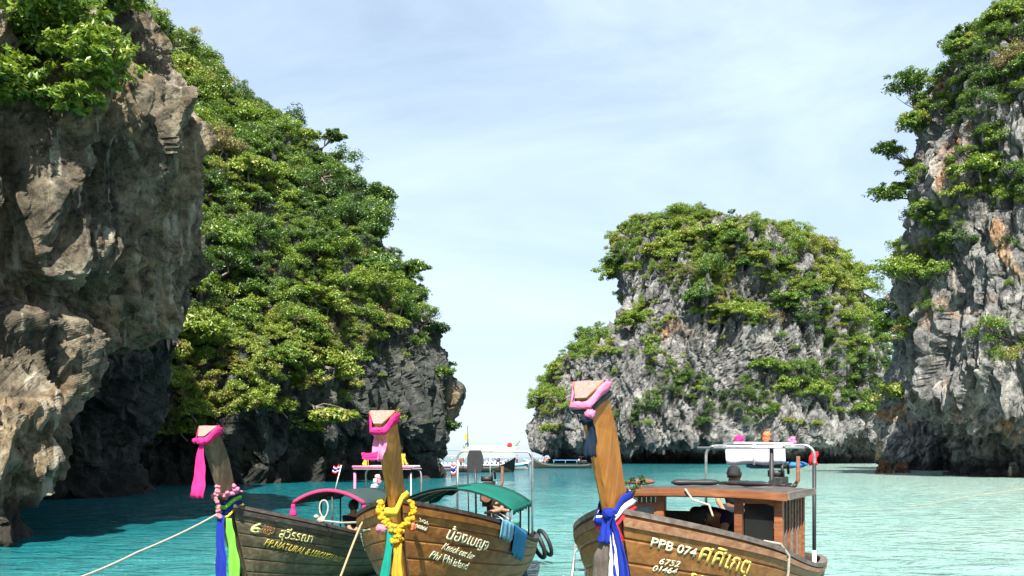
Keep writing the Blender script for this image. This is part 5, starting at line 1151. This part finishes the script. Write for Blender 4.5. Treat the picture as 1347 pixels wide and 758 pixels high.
sp = empty('plant_sprig', b3.w(px_local(b3, 835, 660, 11.2))); tag(sp, 'small leafy sprig sticking up beside the cabin front', 'plant')
lvw = np.array([tuple(b3.w(v) - sp.location) for v in lv_]); link('leaves', leaf_mesh('leaves', lvw, lf_, lt_), m_leaf, sp)
st = MB()
for (x, y) in [(824, 636), (838, 632), (846, 634), (831, 645)]: st.tube([Vector((0, 0, 0)), P(x, y, 11.2)-sp.location], [0.006, 0.003], 5)
st.build('stem', m_bark, sp, True)
# ---- grey-green boat
put_parts(b1, 'flower_garland', 'white and pink flower garland hanging from the pink rack of the grey-green boat', 'garland', [('blossoms', garland(b1, [px_local(b1, 497, 628, 21.2), px_local(b1, 494, 640, 21.2), px_local(b1, 488, 648, 21.2)], 0.07, m_petal, 61, 4), m_white), ('strand', garland(b1, [px_local(b1, 497, 630, 21.1), px_local(b1, 499, 637, 21.1)], 0.06, m_petal, 62, 4), m_petal)])
for k, (x, y, lb) in enumerate([(482, 604, 'yellow pennant standing at the wrapped pole of the pink rack'), (531, 602, 'yellow pennant standing on the bare end of the pink rack')]):
    put_parts(b1, 'pennant', lb, 'flag', [('pole', MB().tube([px_local(b1, x+1, 616, 21.6), px_local(b1, x+1, y-6, 21.6)], 0.012, 6), m_engine), ('cloth', tail([px_local(b1, x, y-5, 21.6), px_local(b1, x-1, y+2, 21.6), px_local(b1, x+1, y+9, 21.6)], 0.10, 0.17, (0.2, 1, 0), None, 1.5, 0.4, seed=k), m_yel)])
put(b1, MB().box((6.6, -0.25, 1.55), (0.5, 0.62, 0.16)), 'cool_box', 'pale blue box lying behind the raspberry-trimmed canopy', 'box', cloth('pale blue plastic', (0.22, 0.5, 0.68)), False).modifiers.new('bevel', 'BEVEL').width = 0.03

# ------------------------------------------------------------------ ropes
def rope(pts, r, mat, label, sag=0.0, n=16, extra=None):
    pts = [Vector(p) for p in pts]; path = []
    for i in range(len(pts)-1):
        for k in range(n): t = k/n; path.append(pts[i].lerp(pts[i+1], t) - Vector((0, 0, sag*4*t*(1-t))))
    path.append(pts[-1]); mb = MB().tube(path, r, 7)
    if extra: extra(mb)
    a = np.array(mb.v); c = Vector(((a[:, 0].min()+a[:, 0].max())/2, (a[:, 1].min()+a[:, 1].max())/2, a[:, 2].min())); mb.v = [tuple(Vector(v)-c) for v in mb.v]
    o = mb.build('mooring_rope', mat, None, True); o.location = c; tag(o, label, 'rope'); return o
rope([b1.w(front(b1, 0.02, 0.04)), P(180, 727, 11.6), P(60, 775, 9.5)], 0.016, m_rope, 'pale taut rope running from the grey prow towards the beach', 0.03)
def loop(mb):
    c = P(426, 671, 15.9)
    mb.tube([c + Vector((0.09*math.sin(t)*(0.5+0.5*math.sin(t/2)), 0, 0.16*(-math.cos(t))+0.02)) for t in [2*math.pi*i/20 for i in range(21)]], 0.014, 6); knot(mb, P(423, 684, 15.9), 0.07, 1); knot(mb, P(416, 680, 15.9), 0.045, 2)
rope([P(414, 680, 15.9), P(424, 685, 15.9), P(450, 688, 15.0), P(480, 687, 13.2)], 0.018, m_rope, 'pale rope knotted with a loop on the grey-green boat\'s gunwale', 0.0, 8, loop)
rope([P(506, 660, 11.9), P(497, 664, 12.1), P(484, 676, 12.3), P(474, 692, 12.3), P(462, 722, 12.2), P(446, 764, 12.1)], 0.016, m_ropet, 'tan rope trailing down off the brown boat\'s bow', 0.0, 6)
uvr = [b3.pt(0.285, v, -1, 0.05) for v in (0.99, 0.9, 0.8, 0.6, 0.4)]
rope([b3.w(b3.pt(0.22, 1, -1)+Vector((0.0, 0.05, 0.07))), b3.w(b3.pt(0.262, 1, -1)+Vector((0, 0.0, 0.09)))] + [b3.w(p) for p in uvr], 0.017, m_rope, 'pale rope looped over the orange-brown boat\'s gunwale below its cabin', 0.0, 5)
rope([P(1195, 666, 36), P(1260, 655, 42), P(1420, 630, 52)], 0.012, m_ropet, 'thin pale line stretched low above the open turquoise water', 0.05)
rope([b3.w((CX0-0.22, 0.05, RZ_+0.03)), b3.w((CX0-0.24, -0.05, RZ_-0.10)), b3.w((CX0-0.22, -0.25, RZ_-0.16)), b3.w((CX0-0.22, -0.30, RZ_-0.30))], 0.013, m_rope, 'short frayed cord hanging off the cabin roof edge', 0.0, 6)
# ------------------------------------------------------------------ people
def skin_mesh(name, verts, edges, rad, mat, parent, sub=2, root=0):
    me = bpy.data.meshes.new(name); me.from_pydata([tuple(v) for v in verts], edges, []); me.update()
    o = link(name, me, mat, parent); m = o.modifiers.new('skin', 'SKIN'); m.use_smooth_shade = True
    if not me.skin_vertices: bpy.context.view_layer.update()
    sv = me.skin_vertices[0].data if me.skin_vertices else None
    for i, r in enumerate(rad):
        sv[i].radius = (r, r) if not isinstance(r, tuple) else r
        sv[i].use_root = (i == root)
    s = o.modifiers.new('sub', 'SUBSURF'); s.levels = s.render_levels = sub; return o
def person(label, hip, chest, head, hands, feet, shirt, trous, face=(0, -1, 0), k=1.0, bare=False, sleeve=0.6, side=None, group=None):
    """one continuous body laid over joints; shirt, trousers and hair are its children. All points in world space"""
    V = Vector; hip, chest, head = V(hip), V(chest), V(head); face = V(face).normalized()
    base = V((hip.x, hip.y, min(feet[0][2], feet[1][2]))); up = (chest-hip).normalized()
    sd = V(side).normalized() if side else up.cross(face).normalized()
    root = empty('person', base); tag(root, label, 'person', group)
    v = [hip, hip.lerp(chest, 0.5) - face*0.0, chest, chest.lerp(head, 0.52), head - (head-chest).normalized()*0.02*k, head + (head-chest).normalized()*0.085*k]
    e = [(0, 1), (1, 2), (2, 3), (3, 4), (4, 5)]; r = [0.125*k, 0.12*k, 0.135*k, 0.055*k, 0.092*k, 0.07*k]
    arms = []; legs = []
    for s, hd in zip((1, -1), hands):
        sh = chest + sd*0.175*k*s + up*0.06*k; hd = V(hd); el = sh.lerp(hd, 0.5) + (sd*s*0.07 - up*0.05)*k; tip = hd + (hd-el).normalized()*0.09*k
        i = len(v); v += [sh, el, hd, tip]; e += [(2, i), (i, i+1), (i+1, i+2), (i+2, i+3)]; r += [0.062*k, 0.045*k, 0.033*k, 0.028*k]; arms.append((sh, el, hd))
    for s, ft in zip((1, -1), feet):
        hp = hip + sd*0.09*k*s - up*0.05*k; ft = V(ft); kn = hp.lerp(ft, 0.5) + face*0.10*k; toe = ft + V((face.x, face.y, 0)).normalized()*0.15*k
        i = len(v); v += [hp, kn, ft, toe]; e += [(0, i), (i, i+1), (i+1, i+2), (i+2, i+3)]; r += [0.085*k, 0.06*k, 0.042*k, 0.038*k]; legs.append((hp, kn, ft))
    L_ = lambda p: p - base
    body = skin_mesh('body', [L_(p) for p in v], e, r, m_skin, root)
    if not bare:
        sv = [hip.lerp(chest, 0.05), hip.lerp(chest, 0.5), chest, chest.lerp(head, 0.3)]; se = [(0, 1), (1, 2), (2, 3)]; sr = [0.150*k, 0.145*k, 0.158*k, 0.075*k]
        for (sh, el, hd) in arms:
            en = sh.lerp(el, min(1, sleeve*1.3)); i = len(sv); sv += [sh, en]; se += [(2, i), (i, i+1)]; sr += [0.085*k, 0.070*k]
        skin_mesh('shirt', [L_(p) for p in sv], se, sr, shirt, root)
    tv = [hip.lerp(chest, 0.06)]; te = []; tr = [0.145*k]
    for (hp, kn, ft) in legs:
        i = len(tv); tv += [hp, kn, kn.lerp(ft, 0.75)]; te += [(0, i), (i, i+1), (i+1, i+2)]; tr += [0.105*k, 0.082*k, 0.066*k]
    skin_mesh('trousers', [L_(p) for p in tv], te, tr, trous, root)
    hu = (head-chest).normalized(); hc = head + hu*0.03*k - face*0.022*k; mb = MB(); rs = random.Random(label); X = hu.cross(face).normalized(); F = X.cross(hu); rg = []
    for i in range(9):
        a = math.pi*(0.03+0.60*i/8); rg.append([L_(hc + (X*math.cos(t)*0.92 + F*math.sin(t)*1.02)*math.sin(a)*0.115*k*(1+0.14*rs.uniform(-1, 1)) + hu*math.cos(a)*0.125*k - F*(-1)*0.0 - (F*0.02*k if math.sin(t) < 0 else -F*0.0)) for t in [2*math.pi*j/14 for j in range(14)]])
    mb.rings(rg).build('hair', m_hair, root, True)
    fm = MB(); fm.tube([L_(head + face*0.085*k + hu*0.02*k), L_(head + face*0.112*k - hu*0.015*k)], [0.008*k, 0.014*k], 6); fm.build('nose', m_skin, root, True)
    for s in (1, -1):
        MB().ball(L_(head + face*0.083*k + X*s*0.033*k + hu*0.02*k), 0.011*k, 6, 5).build('eye', m_eye, root, True); MB().ball(L_(head + X*s*0.092*k), 0.022*k, 6, 5, (0.5, 1, 1.3)).build('ear', m_skin, root, True)
    MB().box(L_(head + face*0.088*k - hu*0.045*k), (0.04*k, 0.012*k, 0.010*k)).build('mouth', plain('lips', (0.25, 0.09, 0.07), 0.5), root)
    return root
fl3 = 0.72
p_ = lambda b, x, y, z: b.w((x, y, z))
person('man in a navy jersey bending down inside the cabin', P(966, 698, 12.0), P(945, 678, 11.75), P(920, 682, 11.55), [P(925, 718, 11.5), P(938, 718, 11.7)], [P(958, 760, 11.9), P(968, 760, 12.2)], m_shirtn, m_trous, (-0.55, -0.25, -0.8), 1.12, sleeve=0.5)
person('person in a black and grey shirt seated behind the cabin roof', P(967, 668, 13.3), P(967, 645, 13.3), P(966, 626, 13.3), [P(950, 668, 13.1), P(984, 668, 13.1)], [P(958, 715, 12.9), P(975, 715, 12.9)], m_shirtb, m_trous, (0.4, 0.9, 0), 1.05)
person('person in dark clothes standing stooped in the cabin behind its middle post', P(1003, 700, 12.5), P(1002, 681, 12.5), P(998, 667, 12.3), [P(990, 700, 12.3), P(1013, 700, 12.3)], [P(998, 752, 12.5), P(1008, 752, 12.5)], m_shirtb, m_trous, (-0.3, -0.6, -0.5), 1.0)
person('person in a black shirt with bare forearms beside the engine of the brown boat', P(656, 690, 18.3), P(656, 665, 18.3), P(654, 650, 18.2), [P(642, 674, 17.9), P(668, 672, 17.9)], [P(651, 725, 18.1), P(662, 725, 18.2)], m_shirtb, m_trous, (-0.5, -0.8, -0.2), 1.02, sleeve=0.55)
person('person in dark clothes sitting in the shade of the raspberry-trimmed canopy', P(466, 708, 19.0), P(465, 685, 18.9), P(465, 667, 18.8), [P(454, 706, 18.6), P(477, 706, 18.6)], [P(460, 728, 18.3), P(472, 728, 18.3)], m_shirtb, m_trous, (0.1, -1, 0), 1.05)

# ------------------------------------------------------------------ boats farther out
def hull_mb(L_, B, D, bow_up, draft=0.3, n=22, bluff=2.2, stern=0.8, rise=0.0):
    """open-ended hull, bow at +x"""
    rg = []
    for i in range(n+1):
        u = i/n; x = -L_/2+L_*u; h = D + bow_up*max(0, (u-0.55)/0.45)**2.2 + rise*max(0, (0.25-u)/0.25)**2
        w = B/2*(stern+(1-stern)*min(1, u/0.35))*(1-max(0, (u-0.5)/0.5)**bluff) + 0.02; row = []
        for j in range(11):
            t = -1+2*j/10; a = abs(t); row.append(Vector((x + 0.28*bow_up*max(0, (u-0.8)/0.2)*(1-a)*-1, math.copysign(w*(1-(1-a)**2.2), t), -draft*(1-max(0, (u-0.8)/0.2)*0.8) + (h+draft)*a**1.6)))
        rg.append(row)
    return MB().rings(rg, False, False).rings([rg[0], [Vector((p.x, p.y*0.98, p.z)) for p in rg[0]]], False, False)
def far_thing(name, label, cat, px, py, Y, rz, group=None):
    p = P(px, py, Y); e = empty(name, (p.x, Y, 0), rz); return tag(e, label, cat, group)
def solid(o, t=0.05): o.modifiers.new('solid', 'SOLIDIFY').thickness = t; return o
m_gel = plain('white gelcoat', (0.34, 0.35, 0.36), 0.3, 0, 0.08, 2); m_tealp = plain('teal hull paint', (0.03, 0.30, 0.33), 0.35, 0, 0.2, 2); m_purple = plain('purple trim', (0.24, 0.06, 0.22), 0.4, 0, 0.2, 3)
m_mint = plain('pale mint tarpaulin', (0.22, 0.32, 0.26), 0.75, 0, 0.08, 1.5); m_dhull = plain('dark tarred hull', (0.022, 0.028, 0.024), 0.6, 0, 0.5, 4); m_baw = plain('blue awning', (0.06, 0.24, 0.46), 0.7, 0, 0.2, 3); m_tint = plain('tinted glass', (0.02, 0.03, 0.045), 0.1, 0, 0.2, 3)
def speedboat(label, px, py, Y, rz, L_, trim, tower=False, seats=6):
    e = far_thing('speedboat', label, 'boat', px, py, Y, rz)
    h = solid(hull_mb(L_, 2.9, 1.05, 0.55, 0.4, 22, 2.4, 0.95).build('hull', m_gel, e, True))
    st = []
    for sd in (-1, 1):
        rg = []
        for i in range(15):
            u = 0.02+0.93*i/14; x = -L_/2+L_*u; w = 1.45*(0.95+0.05*min(1, u/0.35))*(1-max(0, (u-0.5)/0.5)**2.4)+0.05; hh = 1.05+0.55*max(0, (u-0.55)/0.45)**2.2
            rg.append([Vector((x, sd*(w+0.02), hh*0.62)), Vector((x, sd*(w+0.03), hh*0.86))])
        MB().rings(rg, False, False).build('stripe', trim, h, True).modifiers.new('s', 'SOLIDIFY').thickness = 0.03
    MB().box((L_*0.30, 0, 1.18), (L_*0.32, 1.7, 0.10)).build('foredeck', m_gel, e, False, 0.03)
    ws = MB().add([(L_*0.13, -1.1, 1.2), (L_*0.13, 1.1, 1.2), (L_*0.06, 0.95, 1.95), (L_*0.06, -0.95, 1.95), (L_*0.13-0.06, -1.1, 1.2), (L_*0.13-0.06, 1.1, 1.2), (L_*0.06-0.06, 0.95, 1.95), (L_*0.06-0.06, -0.95, 1.95)], [(0, 1, 2, 3), (4, 7, 6, 5), (0, 4, 5, 1), (2, 6, 7, 3), (1, 5, 6, 2), (0, 3, 7, 4)])
    ws.build('windscreen', m_tint, e)
    MB().box((-L_*0.13, 0, 2.65), (L_*0.52, 2.4, 0.10)).build('hardtop', m_gel, e, False, 0.04)
    for x in (-L_*0.36, -L_*0.12, L_*0.10):
        for sd in (-1, 1): MB().tube([(x, sd*1.15, 1.0), (x, sd*1.12, 2.62)], 0.045, 6).build('hardtop_post', m_steel, e, True)
    for k in range(seats): MB().box((-L_*0.34+L_*0.42*k/max(1, seats-1), 0, 1.15), (0.5, 2.0, 0.55)).build('seat', m_white, e, False, 0.05)
    for sd in (-0.5, 0.5):
        mo = MB().box((-L_/2-0.28, sd, 1.15), (0.5, 0.42, 0.75)).build('outboard_motor', m_black, e, False, 0.08); MB().box((-L_/2-0.26, sd, 0.4), (0.22, 0.14, 0.9)).build('motor_leg', m_black, mo)
    if tower:
        MB().box((-L_*0.10, 0, 3.6), (L_*0.50, 2.5, 0.08)).build('upper_roof', m_baw, e, False, 0.03)
        for x in (-L_*0.33, L_*0.12):
            for sd in (-1, 1): MB().tube([(x, sd*1.1, 2.65), (x, sd*1.1, 3.6)], 0.04, 6).build('upper_post', m_steel, e, True)
    return e
speedboat('white speedboat with a teal bow stripe moored beside the mint canopy boat', 662, 618, 169, R(4), 10.5, m_tealp)
speedboat('white double-deck speedboat with a blue upper roof beside the dark cliff foot', 586, 619, 158, R(184), 9.5, m_purple, True)
speedboat('small distant white speedboat behind the far dark long-tail boat', 704, 609, 330, R(172), 9.0, m_tealp, False, 4)
speedboat('small white speedboat moored beyond the mint canopy boat', 648, 612, 255, R(8), 9.0, m_purple, False, 4)
# mint canopy boat
e = far_thing('canopy_boat', 'dark wooden tour boat under a large sloping mint canopy', 'boat', 636, 621, 142, R(2))
solid(hull_mb(10.5, 2.4, 0.9, 1.3, 0.35, 22, 1.9, 0.7, 0.3).build('hull', m_dhull, e, True))
ws_ = []
for i in range(9):
    x = -3.55+9.0*i/8; ws_.append([Vector((x+0.6*(1-abs(k))*0 + (0.35 if k > 0 else -0.35), -1.9+3.8*(k+1)/2, 2.35+2.35*(k+1)/2 - 0.10*math.cos(k*1.5)+0.05*math.sin(i*1.9))) for k in (-1, -0.5, 0, 0.5, 1)])
cn = MB().rings(ws_, False, False).build('canopy', m_mint, e, True); cn.modifiers.new('s', 'SOLIDIFY').thickness = 0.05
for x in (-3.3, -0.3, 2.6, 5.0):
    MB().tube([(x, -1.15, 0.5), (x, -1.5, 2.55)], 0.05, 6).build('canopy_post', m_dhull, e, True); MB().tube([(x, 1.15, 0.5), (x, 1.5, 4.3)], 0.05, 6).build('canopy_post', m_dhull, e, True)
MB().tube([(-2.6, 0.9, 0.8), (-2.55, 0.95, 4.6), (-2.6, 0.95, 7.6)], [0.10, 0.08, 0.04], 7).build('mast', m_dhull, e, True); MB().tube([(-2.55, 0.95, 5.0), (-3.9, 0.2, 2.6)], 0.04, 6).build('stay', m_dhull, e, True)
o = tail([(-2.75, 0.9, 6.3), (-2.85, 0.9, 5.8), (-2.8, 0.9, 5.3)], 0.35, 0.5, (1, 0.2, 0)).build('yellow_cloth', m_yel, e, True); o.modifiers.new('s', 'SOLIDIFY').thickness = 0.03
MB().ball((4.3, 1.2, 4.3), 0.5, 10, 8, (0.9, 0.6, 1.1)).build('red_float', m_red, e, True); MB().tube([(4.6, 1.2, 3.6), (6.0, 1.2, 5.1)], 0.05, 6).build('rod', m_dhull, e, True)
MB().box((0.8, 0.2, 0.95), (5.5, 0.5, 0.3)).build('bench', m_inner, e)
# dark long-tail boat under the islet
e = far_thing('longtail_boat', 'distant dark long-tail boat with a flat blue awning, lying below the islet', 'boat', 738, 616, 191, R(180))
solid(hull_mb(13.2, 2.0, 0.75, 1.6, 0.35, 24, 1.7, 0.6, 0.25).build('hull', m_dhull, e, True))
MB().tube([(6.1, 0, 1.6), (6.7, 0, 2.6), (7.0, 0, 3.2)], [0.13, 0.11, 0.09], 7).build('prow_post', m_dhull, e, True)
MB().box((-0.9, 0, 1.75), (5.4, 1.9, 0.16)).build('awning', m_baw, e, False, 0.03)
for x in (-3.4, -0.9, 1.6):
    for sd in (-1, 1): MB().tube([(x, sd*0.85, 0.6), (x, sd*0.85, 1.7)], 0.04, 6).build('awning_post', m_steel, e, True)
MB().box((-5.0, 0, 1.45), (1.2, 0.7, 0.6)).build('engine', m_engine, e, False, 0.06); MB().tube([(-5.6, 0, 1.4), (-8.6, 0, -0.2)], 0.05, 6).build('tail_shaft', m_engine, e, True); MB().box((-4.9, 0, 2.5), (1.9, 1.8, 0.10)).build('stern_roof', m_black, e, False, 0.03)
for sd in (-1, 1): MB().tube([(-4.3, sd*0.7, 0.7), (-4.3, sd*0.8, 2.5)], 0.05, 6).build('roof_post', m_black, e, True)
def stand(label, px, py, Y, z0, shirt, bare, dx=0.0):
    b = P(px, py, Y); f = Vector((b.x, Y, z0)); person(label, f+Vector((0, 0, 0.88)), f+Vector((0.02+dx, 0, 1.28)), f+Vector((0.03+dx*1.3, 0, 1.58)), [f+Vector((0.30, -0.1, 0.85)), f+Vector((-0.28, -0.1, 0.9))], [f+Vector((0.12, 0, 0.03)), f+Vector((-0.12, 0, 0.03))], shirt, m_trous, (0.2, -1, 0), 1.0, bare)
stand('shirtless person standing upright on the far dark long-tail boat', 719, 612, 191, 0.75, m_red, True)
stand('person in red leaning over on the far dark long-tail boat', 715, 612, 190.6, 0.6, m_red, False, 0.18)
stand('person in white standing by the engine of the far dark long-tail boat', 762, 612, 191, 0.6, m_shirtw, False)
stand('person in dark clothes standing under the mint canopy', 627, 612, 141.5, 0.7, m_shirtb, False)
stand('person in red standing between the speedboat and the mint canopy boat', 606, 613, 150, 0.7, m_red, False)
stand('person in white standing aboard the teal-striped speedboat', 655, 612, 169, 0.9, m_shirtw, False)
stand('person in pink standing on the foredeck of the teal-striped speedboat', 680, 612, 169, 1.1, m_rose, False)
